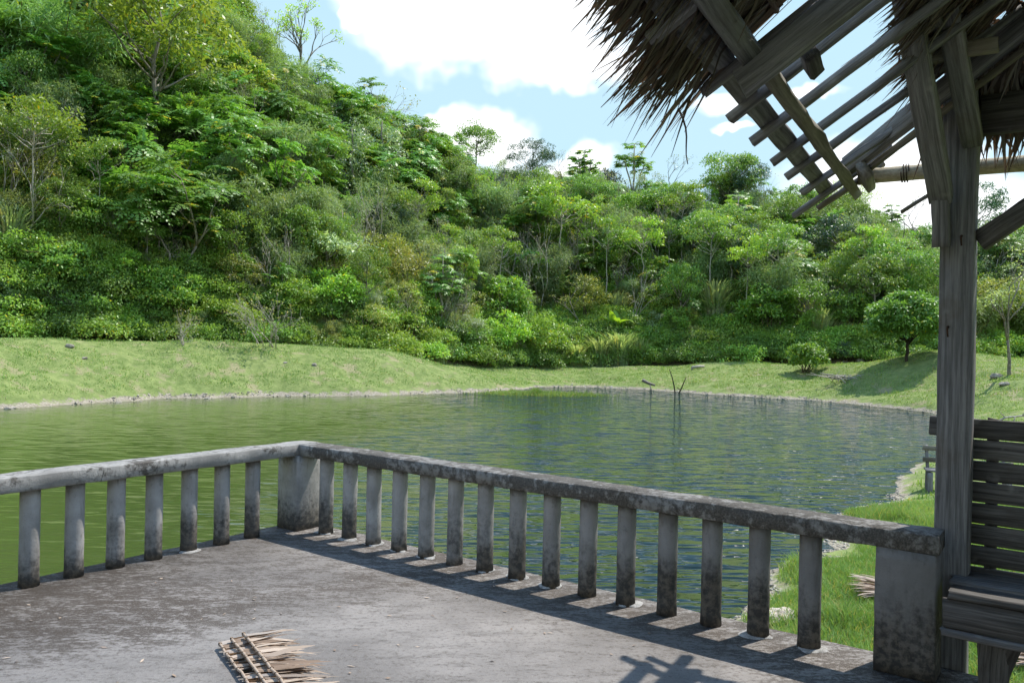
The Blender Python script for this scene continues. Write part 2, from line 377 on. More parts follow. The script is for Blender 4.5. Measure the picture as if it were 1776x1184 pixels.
# ------------------------------------------------------------------ terrain
WATER_Z = -1.65
SHORE = np.array([(-20.5, 32), (-16.5, 38.7), (-9, 43.2), (-4.8, 45.6), (-1.3, 48.6), (0.6, 51.6), (1.9, 54.6), (4.6, 56.6), (8.5, 55.3), (11.6, 51.8), (14.8, 50),
    (17.6, 47.6), (19.8, 44.7), (20.9, 40), (20.6, 36), (17.6, 30.5), (12.6, 23.6), (9.4, 19.4), (6.9, 16), (5.75, 14.2), (4.6, 12.4), (3.6, 10.6), (2.75, 9.0), (2.3, 7.2), (1.75, 5.2),
    (0.6, 3), (-2, 0), (-8, -3), (-18, -6), (-27, 3), (-28, 18), (-25, 26)], float)
# bank height above water and width, per shore region
BANK = np.array([(-20.5, 32, 2.75, 6), (-16.5, 39, 2.85, 6), (-9, 43, 2.85, 6), (-4.8, 45.6, 2.6, 6), (-1.3, 48.6, 1.95, 6), (1.7, 54, .85, 6), (4.6, 56.6, 1.05, 8), (8.5, 55.3, 1.5, 9),
    (11.6, 51.8, 1.85, 10.5), (14.8, 50, 2.2, 11), (17.6, 47.6, 2.5, 9.5), (19.8, 44.7, 2.8, 8), (20.9, 40, 2.8, 9), (20.6, 36, 2.5, 11), (17, 30, 1.8, 12), (12.6, 23.6, 1.1, 9), (7, 16, 0.62, 5),
    (4.6, 12.4, 0.5, 3.2), (2.6, 8.4, 0.42, 2.4), (1.8, 5, 0.4, 2.4), (-2, 0, .5, 3), (-18, -6, 1.5, 6), (-28, 10, 2.4, 7), (-26, 26, 2.6, 7)], float)
def az_of(px): return math.atan((px - CX) / F_PX)
_HP = [(-420, 40, .8, 84, -330), (0, 42, .85, 84, -190), (200, 45, .9, 86, -80), (400, 48.5, .85, 90, 55), (520, 51, .75, 93, 165), (690, 54, .4, 97, 262), (850, 60, -.35, 102, 342),
       (950, 64, -.7, 102, 352), (1100, 65, -.3, 98, 368), (1250, 63, .35, 95, 385), (1400, 61, .7, 92, 412), (1500, 58.5, 1.0, 90, 428), (1620, 58, 1.1, 92, 450), (1776, 60, 1.2, 95, 474), (2200, 62, 1.5, 100, 520)]
_az = []; _rf = []; _zf = []; _rr = []; _zr = []
for (px, Yf, zf, Yr, pyr) in _HP:
    a = az_of(px); _az.append(a); _rf.append(Yf / math.cos(a)); _zf.append(zf); _rr.append(Yr / math.cos(a)); _zr.append(float(at(px, pyr + float(np.interp(px, [520, 800, 1000, 1450, 1600], [14, 0, -14, -8, 6])), Yr)[2]))
_az = [-math.pi, -2.2, -1.3] + _az + [1.2, 2.0, math.pi]; _rf = [60, 50, 42] + _rf + [70, 80, 60]; _zf = [.5, .8, .8] + _zf + [1.5, 1.0, .5]
_rr = [100, 95, 88] + _rr + [105, 110, 100]; _zr = [4, 20, 45] + _zr + [6, 3, 4]
def vnoise(x, y, seed=0):
    """smooth value noise, vectorised"""
    r = np.random.default_rng(seed).random((64, 64)); xi = np.floor(x).astype(int); yi = np.floor(y).astype(int)
    fx = x - xi; fy = y - yi; fx = fx * fx * (3 - 2 * fx); fy = fy * fy * (3 - 2 * fy)
    g = lambda a, b: r[a % 64, b % 64]
    return (g(xi, yi) * (1 - fx) + g(xi + 1, yi) * fx) * (1 - fy) + (g(xi, yi + 1) * (1 - fx) + g(xi + 1, yi + 1) * fx) * fy - 0.5
def shore_d(x, y):
    """signed distance to the waterline, positive on land"""
    best = np.full(x.shape, 1e9); inside = np.zeros(x.shape, bool); n = len(SHORE)
    for i in range(n):
        a = SHORE[i]; b = SHORE[(i + 1) % n]; e = b - a
        t = np.clip(((x - a[0]) * e[0] + (y - a[1]) * e[1]) / (e @ e), 0, 1)
        best = np.minimum(best, np.hypot(x - a[0] - t * e[0], y - a[1] - t * e[1]))
        c = ((a[1] > y) != (b[1] > y)) & (x < (b[0] - a[0]) * (y - a[1]) / (b[1] - a[1] + 1e-12) + a[0]); inside ^= c
    return np.where(inside, -best, best)
def terr(x, y, full=False):
    x = np.asarray(x, float); y = np.asarray(y, float)
    d = shore_d(x, y) + 0.9 * vnoise(x * .55, y * .55, 1) + 0.45 * vnoise(x * 1.9, y * 1.9, 2)
    wsum = np.zeros(x.shape); H = np.zeros(x.shape); Wd = np.zeros(x.shape)
    for bx, by, h, wd in BANK:
        k = 1 / ((x - bx) ** 2 + (y - by) ** 2 + 4.0) ** 2; wsum += k; H += k * h; Wd += k * wd
    H /= wsum; Wd /= wsum
    q = np.clip(d / Wd, 0, 1.6)
    prof = np.where(q < 1, 1 - (1 - np.clip(q * .95, 0, 1)) ** 1.3, 1 - .05 ** 1.3)
    beach = np.clip(d / 0.5, 0, 1) * 0.1
    land = WATER_Z + beach + (H - .1) * prof + 0.16 * np.clip(d / 3, 0, 1) * (vnoise(x * .4, y * .4, 3) + .5 * vnoise(x * 1.1, y * 1.1, 4) + .22 * vnoise(x * 3.1, y * 3.1, 9))
    land = land + np.clip(d / 2.5, 0, 1) * (.75 * np.exp(-((x - 25.5) ** 2 / 14 + (y - 50.5) ** 2 / 9)) - .55 * np.exp(-((x - 19.5) ** 2 / 5 + (y - 51.5) ** 2 / 8)) + np.where(x > 6, .5, .12) * vnoise(x * .23 + 3, y * .23, 12) * np.clip((y - 25) / 8, 0, 1))
    z = np.where(d > 0, land, WATER_Z - np.clip(-d * .35, 0, 1.8))
    az = np.arctan2(x, y); r = np.hypot(x, y)
    rf = np.interp(az, _az, _rf); zf = np.interp(az, _az, _zf); rr = np.interp(az, _az, _rr); zr = np.interp(az, _az, _zr)
    s = (r - rf) / (rr - rf)
    sh = np.where(s < 1, np.clip(s, 0, 1) ** 0.92, 1.0 - 0.25 * np.clip(s - 1, 0, 1.5))
    hill = zf + (zr - zf) * sh + np.clip(s, 0, .25) * 4 * (3.6 * vnoise(x * .11, y * .11, 5) + 1.3 * vnoise(x * .35, y * .35, 6))
    hill = np.where(s > 0, hill, -9)
    k = np.clip(s * 14, 0, 1)
    z = np.where(s > 0, z * (1 - k) + np.maximum(hill, np.minimum(z, hill + .3)) * k, z)
    if full: return z, d, s
    return z
def ground_at(px, py):
    """where the sight line through a photo pixel meets the terrain"""
    d = ray(px, py); ts = np.linspace(6, 150, 2200); P = np.array([0, 0, EYE]) + ts[:, None] * d
    below = P[:, 2] < terr(P[:, 0], P[:, 1]); i = int(np.argmax(below)) if below.any() else None
    if i is None:   # above the ridge: stand it on the ridge in that direction
        a = math.atan2(d[0], d[1]); r = float(np.interp(a, _az, _rr)); x, y = r * math.sin(a), r * math.cos(a)
        return np.array([x, y, float(terr(np.array([x]), np.array([y]))[0])])
    return P[i]

ax = np.concatenate([[-900, -500, -300, -200, -140, -100], np.arange(-80, -30, 1.0), np.arange(-30, 30, 0.36), np.arange(30, 80, 1.0), [85, 100, 140, 200, 300, 500, 900]])
ay = np.concatenate([[-900, -500, -300, -150, -80, -40, -20, -10], np.arange(-5, 68, 0.36), np.arange(68, 130, 1.0), [135, 150, 180, 230, 320, 500, 900]])
GX, GY = np.meshgrid(ax, ay); GZ, GD, GS = terr(GX, GY, True)
gm = MB(); nx, ny = len(ax), len(ay)
ii, jj = np.meshgrid(np.arange(nx - 1), np.arange(ny - 1)); b0 = (jj * nx + ii).ravel()
gm.add(np.stack([GX, GY, GZ], -1).reshape(-1, 3), f4=np.stack([b0, b0 + 1, b0 + nx + 1, b0 + nx], -1),
       tint=np.stack([np.clip(GD.ravel() / 4, -1, 1), np.clip(GS.ravel(), -1, 1), np.zeros(GD.size)], -1))
def mat_ground():
    m, t = new_mat('ground_soil_and_turf')
    pos = t.n('ShaderNodeNewGeometry').outputs['Position']
    sp = t.n('ShaderNodeSeparateXYZ', {'Vector': t.n('ShaderNodeAttribute', attribute_name='tint').outputs['Vector']}).outputs
    n1 = t.noise(pos, 0.35, 5, 0.6); n2 = t.noise(pos, 2.2, 6, 0.65); n3 = t.noise(pos, 14, 5, 0.7); n4 = t.noise(pos, 0.9, 5, 0.6)
    turf = t.mix(t.ramp(n2, 0.32, 0.68), (0.13, 0.18, 0.055), (0.235, 0.28, 0.1))
    turf = t.mix(t.math('MULTIPLY', t.ramp(n3, 0.45, 0.7), 0.5), turf, (0.09, 0.115, 0.025))
    turf = t.mix(t.math('MULTIPLY', t.ramp(n4, 0.54, 0.66), 0.75), turf, (0.29, 0.25, 0.15))
    soil = t.mix(t.ramp(n3, 0.35, 0.65), (0.2, 0.145, 0.095), (0.36, 0.285, 0.2))
    litter = t.mix(t.ramp(n3, 0.35, 0.7), (0.12, 0.085, 0.055), (0.3, 0.22, 0.14))
    litter = t.mix(t.math('MULTIPLY', t.ramp(n2, 0.5, 0.62), .8), litter, (0.06, 0.085, 0.022))
    gravel = t.mix(t.ramp(n3, 0.35, 0.65), (0.2, 0.17, 0.125), (0.4, 0.355, 0.28))
    c = t.mix(t.ramp(t.math('ADD', sp['X'], t.math('MULTIPLY', t.math('SUBTRACT', n2, .5), .3)), 0.035, 0.08), gravel, turf)
    c = t.mix(t.ramp(t.math('ADD', sp['Y'], t.math('MULTIPLY', t.math('SUBTRACT', n2, .5), .08)), -0.01, 0.03), c, t.mix(t.ramp(n1, .55, .65), litter, soil))
    c = t.mix(t.ramp(sp['X'], 0.02, -0.05), c, (0.12, 0.12, 0.05))
    finish(t, c, 0.95, n3, 0.7, 0.05, 0.1); return m
ground = put('ground', gm.mesh('ground', mat_ground(), smooth=True), kind='structure')

# ------------------------------------------------------------------ water
def mat_water():
    m, t = new_mat('pond_water')
    pos = t.n('ShaderNodeNewGeometry').outputs['Position']
    def slopes(rot, sc, scale, det):
        v = t.n('ShaderNodeMapping', {'Vector': pos, 'Rotation': (0, 0, math.radians(rot)), 'Scale': sc}).outputs[0]
        nd = t.n('ShaderNodeTexNoise', {'Vector': v, 'Scale': scale, 'Detail': det, 'Roughness': 0.55, 'Distortion': 0.3})
        return t.vmath('SUBTRACT', nd.outputs['Color'], (0.5, 0.5, 0.5))
    a = slopes(9, (0.4, 2.7, 1), 2.1, 2); b = slopes(-7, (0.55, 2.8, 1), 5.2, 1)
    x = t.n('ShaderNodeSeparateXYZ', {'Vector': pos}).outputs
    # the breeze reaches the open right-hand part of the pond; the left lies in the lee of the bank
    gust = t.ramp(t.math('ADD', x['X'], t.math('MULTIPLY', t.math('SUBTRACT', t.noise(pos, 0.16, 3, .5), .5), 9)), -8.0, 1.5)
    amp = t.math('ADD', 0.1, t.math('MULTIPLY', gust, 0.9))
    sl = t.vmath('ADD', t.vmath('MULTIPLY', a, (0.7, 3.3, 0)), t.vmath('MULTIPLY', b, (0.6, 2.1, 0)))
    ampv = t.n('ShaderNodeCombineXYZ', {'X': amp, 'Y': amp, 'Z': 0.0}).outputs[0]
    nv = t.vmath('NORMALIZE', t.vmath('ADD', t.vmath('MULTIPLY', sl, ampv), (0, 0, 1)))
    col = t.mix(t.noise(pos, 0.2, 3, .5), (0.05, 0.075, 0.017), (0.064, 0.09, 0.024))
    col = t.mix(gust, col, (0.006, 0.017, 0.01))   # base darkened in the breezy part, standing in for stronger sky reflection
    p = t.n('ShaderNodeBsdfPrincipled', {'Base Color': col, 'Roughness': t.math('SUBTRACT', 0.13, t.math('MULTIPLY', gust, 0.08)), 'IOR': 1.5, 'Specular IOR Level': 0.5, 'Normal': nv})
    t.link(p.outputs[0], t.n('ShaderNodeOutputMaterial').inputs[0]); return m
wm_ = MB(); wm_.add([(-34, -12, WATER_Z), (27, -12, WATER_Z), (27, 62, WATER_Z), (-34, 62, WATER_Z)], f4=[(0, 1, 2, 3)])
put('water', wm_.mesh('water', mat_water()), kind='structure')

# ------------------------------------------------------------------ terrace deck and balustrade
AZ = math.radians(36.04)
UD = np.array([math.sin(AZ), math.cos(AZ), 0]); BD = np.array([math.cos(AZ), -math.sin(AZ), 0]); CC = np.array([-1.70, 6.49, 0])
def G(t, s, z=0.0): return CC + t * BD + s * UD + np.array([0, 0, z])   # t along the right-hand rail, s outwards
def slab(name, t0, t1, s0, s1, z0, z1, mat, **props):
    mb = MB(); rng = np.random.default_rng(3)
    n = 60
    edge = [(t0 + (t1 - t0) * i / n, s1) for i in range(n)] + [(t1, s1 + (s0 - s1) * i / n) for i in range(n)] + [(t1 + (t0 - t1) * i / n, s0) for i in range(n)] + [(t0, s0 + (s1 - s0) * i / n) for i in range(n)]
    e = np.array(edge); e += rng.normal(size=e.shape) * 0.005; k = len(e)
    top = np.array([G(a, b, z1) for a, b in e]); mid = np.array([G(a * 1.0, b, z1 - .012) for a, b in e + rng.normal(size=e.shape) * .003]); bot = np.array([G(a, b, z0) for a, b in e])
    f = []
    for i in range(k):
        j = (i + 1) % k; f += [(i, j, k + j, k + i), (k + i, k + j, 2 * k + j, 2 * k + i)]
    mb.add(np.concatenate([top, mid, bot]), f4=f, fn=[list(range(k))[::-1]])
    return put(name, mb.mesh(name, mat), **props)
slab('terrace_floor', -.15, 11, -10, .15, -.2, 0.0, DECKM, kind='structure')
slab('terrace_foundation', .05, 10.8, -9.8, .0, -3.2, -.203, CONC, kind='structure')

bal = thing('balustrade', G(0, 0), 'weathered concrete balustrade with round balusters and lichened handrail round the terrace corner', 'balustrade')
RH, RT, RW = 0.594, 0.685, 0.20
beam('handrail', G(.1, 0, (RH + RT) / 2), G(4.634, 0, (RH + RT) / 2), RW, RT - RH, RAILM, bal, n=60, cham=.006, jit=.0016, chips=.07)['label'] = 'handrail blackened by lichen running to the hut'
beam('handrail', G(0, .1, (RH + RT) / 2), G(0, -7.5, (RH + RT) / 2), RW, RT - RH, RAILM, bal, n=70, cham=.006, jit=.0016, chips=.07)['label'] = 'pale cracked handrail on the left'
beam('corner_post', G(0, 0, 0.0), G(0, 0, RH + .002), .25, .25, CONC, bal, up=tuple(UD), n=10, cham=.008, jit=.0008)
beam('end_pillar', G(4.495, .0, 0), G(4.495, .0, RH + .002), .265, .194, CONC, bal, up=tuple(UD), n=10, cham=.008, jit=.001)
def baluster_mesh(seed):
    rng = np.random.default_rng(seed); mb = MB(); n = 9
    zs = np.linspace(0, RH, n + 1); path = np.column_stack([rng.normal(size=n + 1) * .0004, rng.normal(size=n + 1) * .0004, zs])
    r = np.full(n + 1, .056) + rng.normal(size=n + 1) * .0003; r[0] += .003
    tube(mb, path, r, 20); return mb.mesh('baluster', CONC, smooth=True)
def collar_mesh(seed):
    rng = np.random.default_rng(seed); mb = MB(); k = 22; th = np.arange(k) * 2 * math.pi / k
    ph = rng.random() * 6.28
    ro = .064 + .05 * np.maximum(0, np.cos(th - ph)) * rng.random() + rng.normal(size=k) * .005 + .009 * np.sin(3 * th + ph) + .006 * np.sin(5 * th)
    v = [(.054 * math.cos(a), .054 * math.sin(a), .012) for a in th] + [((.054 + (q - .054) * .7) * math.cos(a), (.054 + (q - .054) * .7) * math.sin(a), .007) for a, q in zip(th, ro)] + [(q * math.cos(a), q * math.sin(a), .0015) for a, q in zip(th, ro)]
    f = []
    for i in range(k):
        j = (i + 1) % k; f += [(i, j, k + j, k + i)[::-1], (k + i, k + j, 2 * k + j, 2 * k + i)[::-1]]
    mb.add(v, f4=f); return mb.mesh('base_mortar', MORTAR, smooth=True)
bms = [baluster_mesh(s) for s in range(4)]
spots = [(.3255 + .265 * i, 0) for i in range(15)] + [(0, -.4514 - .2647 * i) for i in range(14)]
for i, (t_, s_) in enumerate(spots):
    mt = Matrix.Translation(Vector(G(t_, s_))) @ Matrix.Rotation(RNG.random() * 6.28, 4, 'Z') @ Matrix.Rotation(RNG.normal() * .006, 4, 'X')
    b_ = put('baluster', bms[i % 4], bal, mt)
    if i in (0, 1, 2, 3, 4, 6, 7, 8, 10, 13, 14, 17): put('base_mortar', collar_mesh(40 + i), b_, mt)

# ------------------------------------------------------------------ hut
PZ = np.array([2.2, 3.95, 0.0])
KX = np.array([1.853, 4.62, 2.467]); TAN = 0.68
AZR = math.radians(29.3)
UH, BH = UD, BD
UR = np.array([math.sin(AZR), math.cos(AZR), 0]); BR = np.array([math.cos(AZR), -math.sin(AZR), 0])
def R1(e, s, n=0.0): return KX - e * UR + s * BR + np.array([0, 0, TAN * s + n])   # roof face above the terrace
def R2(t, s, n=0.0): return KX + t * BR - s * UR + np.array([0, 0, TAN * s + n])   # roof face towards the pond bank
SLN = norm(np.array([-TAN * BR[0], -TAN * BR[1], 1.0]))
SLN2 = norm(np.array([TAN * UR[0], TAN * UR[1], 1.0]))
EAVE = 6.8
hut = thing('hut', PZ + np.array([0, 0, -1.3]), 'grey timber hut with torn palm thatch roof and bare rafters', 'hut')
def gz(x, y): return float(terr(np.array([x]), np.array([y]))[0])
for (k1, k2) in ((0, 0), (1, 0), (0, 1), (1, 1)):
    p = PZ - k1 * 5.6 * UD + k2 * 5.6 * BD
    o = beam('post', p + np.array([0, 0, -1.9 if k1 == 0 else 0.0]), p + np.array([0, 0, 3.0 if (k1, k2) != (0, 0) else 2.98]), .148, .148, WOOD, hut, up=tuple(UD), n=22, cham=.006, jit=.0018)
    if (k1, k2) == (0, 0):
        for (q, zz) in ((-.03, 1.66), (.02, 2.1)):
            pz = p - UD * .075 + BD * q + np.array([0, 0, zz]); mb = MB()
            tube(mb, [pz, pz - UD * .012, pz - UD * .03 + np.array([0, 0, -.012]), pz - UD * .032 + np.array([.004, 0, -.05])], [.006, .006, .005, .004], 6)
            put('nail', mb.mesh('nail', IRON), o)
# knee braces from the corner post
def pb(a_u, a_b, z): return PZ + a_u * UD + a_b * BD + np.array([0, 0, z])
for off, top in ((-.062, 3.1), (.06, 3.1)):
    p0 = pb(-.105, off, 2.05 if off < 0 else 2.55); p1 = pb(-1.22, off - .03, top + .05)
    if off < 0: beam('brace', p0, pb(-.16, off, 2.32), .085, .075, WOOD, hut, up=tuple(BD), n=5); beam('brace', pb(-.15, off, 2.28), p1, .08, .1, WOOD, hut, up=tuple(BD), n=8)
    else: beam('brace', p0, p1, .07, .09, WOOD, hut, up=tuple(BD), n=8)
beam('brace', pb(-.6, -.12, 2.83), pb(-.6, .2, 2.83), .05, .06, WOOD_L, hut, n=4)
beam('brace', pb(0, .085, 2.08), pb(0, .85, 2.62), .06, .1, WOOD_D, hut, n=8)
beam('brace', pb(.1, .02, 2.45), pb(.32, -.32, 2.3), .015, .02, WOOD_D, hut, n=4)
# plates on the posts
beam('wall_plate', pb(-.0, .085, 2.69), pb(0, 5.6, 2.69), .06, .19, WOOD_D, hut, n=14)
beam('wall_plate', pb(-.085, .0, 2.95), pb(-5.5, .0, 2.95), .06, .17, WOOD_D, hut, n=14)
beam('wall_plate', pb(-5.6, .085, 2.69), pb(-5.6, 5.6, 2.69), .06, .19, WOOD_D, hut, n=8)
beam('wall_plate', pb(-.085, 5.6, 2.69), pb(-5.5, 5.6, 2.69), .06, .19, WOOD_D, hut, n=8)
APEX = KX + (EAVE / 2) * BR - (EAVE / 2) * UR + np.array([0, 0, TAN * EAVE / 2])
cor = [KX, KX - EAVE * UR, KX + EAVE * BR, KX - EAVE * UR + EAVE * BR]
_h0 = at(1470, 288, 4.42); _h1 = at(1611, 176, 3.93)
beam('hip_rafter', _h0, _h0 + (_h1 - _h0) * 4.5, .05, .105, WOOD, hut, n=12, jit=.002)
beam('hip_rafter', _h0 + np.array([.05, -.05, -.06]), _h0 + (_h1 - _h0) * 4.5 + np.array([.05, -.05, -.06]), .03, .03, WOOD_L, hut, n=12, jit=.002)
for i, c_ in enumerate(cor):
    if i == 0: continue
    beam('hip_rafter', c_ + (APEX - c_) * .012 + np.array([0, 0, -.1]), APEX + np.array([0, 0, -.13 if i else -.75]), .055, .16, WOOD, hut, n=16, jit=.002)
# eave boards of the terrace face: outer fascia and the inner purlin
beam('fascia_board', R1(.0, -.05, .028), R1(EAVE, -.05, .028), .085, .035, WOOD, hut, up=tuple(SLN), n=26, jit=.003)
beam('purlin', R1(-.2, .09, -.06), R1(2.3, .07, -.06), .055, .05, WOOD_L, hut, up=tuple(SLN), n=12, jit=.004, chips=.25)
beam('purlin', R1(2.31, .06, -.06), R1(EAVE, .06, -.06), .072, .05, WOOD, hut, up=tuple(SLN), n=14, jit=.003)
beam('cleat', R1(-.06, .16, -.085), R1(.28, .18, -.085), .05, .1, WOOD_L, hut, up=tuple(SLN), n=4)
beam('cleat', R1(2.06, .19, -.1), R1(2.22, .2, -.1), .05, .06, WOOD_D, hut, up=tuple(SLN), n=4)
for s_ in (1.0, 1.75, 2.5): beam('purlin', R1(s_ - .1, s_, -.06), R1(EAVE - s_, s_, -.06), .07, .05, WOOD, hut, up=tuple(SLN), n=12)
beam('rafter', R1(2.42, .03, -.125), R1(2.38, 2.0, -.125), .055, .085, WOOD, hut, n=14, jit=.003)
for e_ in (3.4, 4.9): beam('rafter', R1(e_, .1, -.15), R1(e_, 1.8, -.15), .055, .15, WOOD, hut, n=12)
for e_ in (.41, .85, 1.2, 1.61, 1.98, 2.32, 2.85, 3.3, 3.75, 4.2, 4.65, 5.1, 5.55, 6.0):
    beam('batten', R1(e_, -.115, -.008), R1(e_ - .02, min(e_, EAVE - e_, 3.3) + .0, -.012), .042, .036, WOOD, hut, up=tuple(SLN), n=10, jit=.0018)
# eave boards of the far face, running past the corner
beam('batten', R1(.07, -.22, -.01), R1(.07, .3, -.01), .055, .03, WOOD, hut, up=tuple(SLN), n=6)
beam('batten', R1(-.02, -.1, -.04), R1(-.03, .25, -.04), .05, .03, WOOD_L, hut, up=tuple(SLN), n=6)
for t_ in (.6, 1.3, 2.0, 2.7, 3.4, 4.1, 4.8, 5.5, 6.2): beam('batten', R2(t_, -.05, -.012), R2(t_, min(t_, EAVE - t_), -.012), .03, .035, BAMBOO if t_ < 2 else WOOD, hut, up=tuple(SLN2), n=8)
mb = MB(); pa = R2(.12, -.0, .055); pc = R2(4.5, -.0, .085); npt = 40
pth = np.array([pa + (pc - pa) * i / npt for i in range(npt + 1)]); rr_ = np.array([.042 + (.005 if i % 4 == 0 else 0) for i in range(npt + 1)])
tube(mb, pth, rr_, 12); put('bamboo_pole', mb.mesh('bamboo_pole', BAMBOO, smooth=True), hut)
def lashing(c, ax_, r, seed):
    mb = MB(); a = norm(ax_); s = norm(np.cross(a, [0, 0, 1])); q = np.cross(a, s)
    th = np.linspace(0, 6.28 * 3, 50); P = c + a * np.linspace(-.02, .02, 50)[:, None] + r * (np.cos(th)[:, None] * s + np.sin(th)[:, None] * q)
    tube(mb, P, .003, 4); return mb.mesh('lashing', IRON)
put('lashing', lashing(pa + (pc - pa) * .012, pc - pa, .05, 1), hut); put('lashing', lashing(pa + (pc - pa) * .055, pc - pa, .05, 2), hut)

# thatch: rows of palm-leaf shingles; every strip is its own leaf blade
def strip_leaves(mb, base, d, nrm, L, Wd, rng, curl, pale=0.0):
    """blades: three segments, tapering to a ragged tip and drooping"""
    n = len(base); side = norm(np.cross(d, nrm)); bend = rng.normal(size=n) * .13
    ts = np.array([0, .4, .75, 1.0]); ws = np.array([1, .95, .6, .08]); V = []
    for t_, wv in zip(ts, ws):
        c = base + d * (L * t_)[:, None] + nrm * (curl * t_ ** 2 * L)[:, None] + side * (bend * t_ ** 2 * L + rng.normal(size=n) * .008 * t_)[:, None]
        c[:, 2] -= .12 * L * t_ ** 3
        V += [c - side * (Wd * wv / 2)[:, None], c + side * (Wd * wv / 2)[:, None]]
    v = np.stack(V, 1); idx = np.arange(n)[:, None] * 8
    f = np.concatenate([idx + np.array([[0, 1, 3, 2]]), idx + np.array([[2, 3, 5, 4]]), idx + np.array([[4, 5, 7, 6]])])
    tint = np.repeat(np.column_stack([rng.random(n), rng.random(n), np.zeros(n)]), 8, 0)
    mb.add(v.reshape(-1, 3), f4=f, tint=tint)
def thatch_row(face, a0, a1, s, seed, nrmv, down, along, L0=.72, dens=42, skew=0.0, keep=1.0, tip=None):
    rng = np.random.default_rng(seed); mb = MB(); n = max(4, int((a1 - a0) * dens))
    a = np.sort(rng.uniform(a0, a1, n)); base = np.array([face(q, s + rng.normal() * .02, .056 + rng.random() * .02) for q in a])
    d = norm(down + along * (rng.normal(size=n) * .11 + skew)[:, None] + rng.normal(size=(n, 3)) * .03)
    L = L0 * (.72 + .4 * rng.random(n)) * np.where(rng.random(n) < .1, 1.22, 1)
    if tip is not None: L = np.minimum((s + tip(a)) / .82 * (.72 + .4 * rng.random(n)), .34 + .3 * rng.random(n))
    strip_leaves(mb, base, d, norm(nrmv + rng.normal(size=(n, 3)) * .35), L, .012 + .02 * rng.random(n) ** 1.5, rng, rng.normal(size=n) * .11)
    tube(mb, np.array([face(a0 + (a1 - a0) * i / 6, s, .056) for i in range(7)]), .011, 5, tint=(0.9, 0.2, 0))
    return mb.mesh('thatch_shingle', THATCH)
DN1 = -norm(BR + np.array([0, 0, TAN])); DN2 = -norm(-UR + np.array([0, 0, TAN]))
sd_ = 500
rng0 = np.random.default_rng(11)
for s_ in np.arange(.02, 3.2, .10):               # still roofed: towards the camera
    lo = 2.3 + .03 * rng0.normal() + (.36 if s_ > .25 else 0) + .12 * max(0, s_ - .4)
    hi = EAVE - max(s_, 0)
    if hi - lo > .3:
        sd_ += 1; put('thatch_shingle', thatch_row(R1, lo, hi, s_, sd_, SLN, DN1, -UR, dens=190 if s_ < .7 else 110 if s_ < 1.6 else 50, tip=lambda q: np.interp(q, [2.1, 2.6, 3.0, 3.5], [.3, .3, .18, .08])), hut)
for s_ in np.arange(.56, 2.3, .085):              # ragged remnant beside the hip
    lo = max(s_ - .05, .45); hi = 1.85 - .1 * rng0.random()
    if hi - lo < .1: break
    sd_ += 1; put('thatch_shingle', thatch_row(R1, lo, hi, s_, sd_, SLN, DN1, -UR, L0=.2 if s_ < .6 else .34, dens=210, skew=.05), hut)
for s_ in (.52, .6, .68, .76):                    # small tuft left on the rafter
    sd_ += 1; put('thatch_shingle', thatch_row(R1, 2.43, 2.6, s_, sd_, SLN, DN1, -UR, L0=.26, dens=150), hut)
for s_ in np.arange(.3, 3.3, .1):               # far face, whole
    sd_ += 1; put('thatch_shingle', thatch_row(R2, max(s_, .55), EAVE - s_, s_, sd_, SLN2, DN2, BR, L0=.17 if s_ < .35 else .32 if s_ < .5 else .5, dens=170 if s_ < 1.4 else 40), hut)
def R3(t, s, n=0.0): return KX - EAVE * UR + t * BR + s * UR + np.array([0, 0, TAN * s + n])
def R4(e, s, n=0.0): return KX + EAVE * BR - e * UR - s * BR + np.array([0, 0, TAN * s + n])
for s_ in np.arange(.05, 3.3, .22):
    sd_ += 2
    put('thatch_shingle', thatch_row(R3, s_, EAVE - s_, s_, sd_, np.array([0, 0, 1.]), norm(-UR * 1 - np.array([0, 0, TAN])), BR, dens=34), hut)
    put('thatch_shingle', thatch_row(R4, s_, EAVE - s_, s_, sd_ + 1, np.array([0, 0, 1.]), norm(BR * 1 - np.array([0, 0, TAN])), UR, dens=34), hut)
# loose blades dangling from the eave
mb = MB(); rng0 = np.random.default_rng(5)
for (px, py, qx, qy, Y) in ((1178, 190, 1198, 285, 3.3), (1283, 0, 1303, 42, 2.7), (1560, 95, 1538, 150, 3.7)):
    a = at(px, py, Y); b = at(qx, qy, Y); strip = np.array([a + (b - a) * k + np.array([.012 * math.sin(5 * k), 0, 0]) for k in np.linspace(0, 1, 7)])
    tube(mb, strip, np.linspace(.006, .0025, 7), 3, tint=(.1, .1, 0))
put('loose_strand', mb.mesh('loose_strand', THATCH), hut)

# ------------------------------------------------------------------ bench built against the hut
bench = thing('bench', G(5.2, .1, -.2), 'dark plank bench with slatted backrest fixed to the hut post', 'bench')
for i in range(8):
    zt = 1.205 - .105 * i
    beam('back_slat', G(4.52 if i == 0 else 4.62, .345, zt - .0465), G(8.2, .345, zt - .0465), .022, .0985 + .002 * math.sin(i * 5.0), WOOD_D, bench, n=14, jit=.0016)
beam('back_stay', G(4.8, .37, .3), G(4.8, .37, 1.21), .05, .025, WOOD_D, bench, up=tuple(UD), n=5)
beam('back_stay', G(7.4, .31, .3), G(7.4, .31, 1.21), .05, .04, WOOD_D, bench, up=tuple(UD), n=5)
for k, (s0, zz) in enumerate(((.235, .44), (.085, .446), (-.06, .436))):
    beam('seat_plank', G(4.655 + .012 * k, s0, zz), G(8.2, s0, zz), .138, .034, WOOD if k == 1 else WOOD_D, bench, n=16, jit=.0028, chips=.1)
beam('seat_apron', G(4.66, -.105, .347), G(8.2, -.105, .347), .028, .135, WOOD_D, bench, n=14, jit=.002)
beam('seat_apron', G(4.655, -.118, .262), G(8.2, -.118, .262), .05, .03, WOOD, bench, n=14, jit=.002)
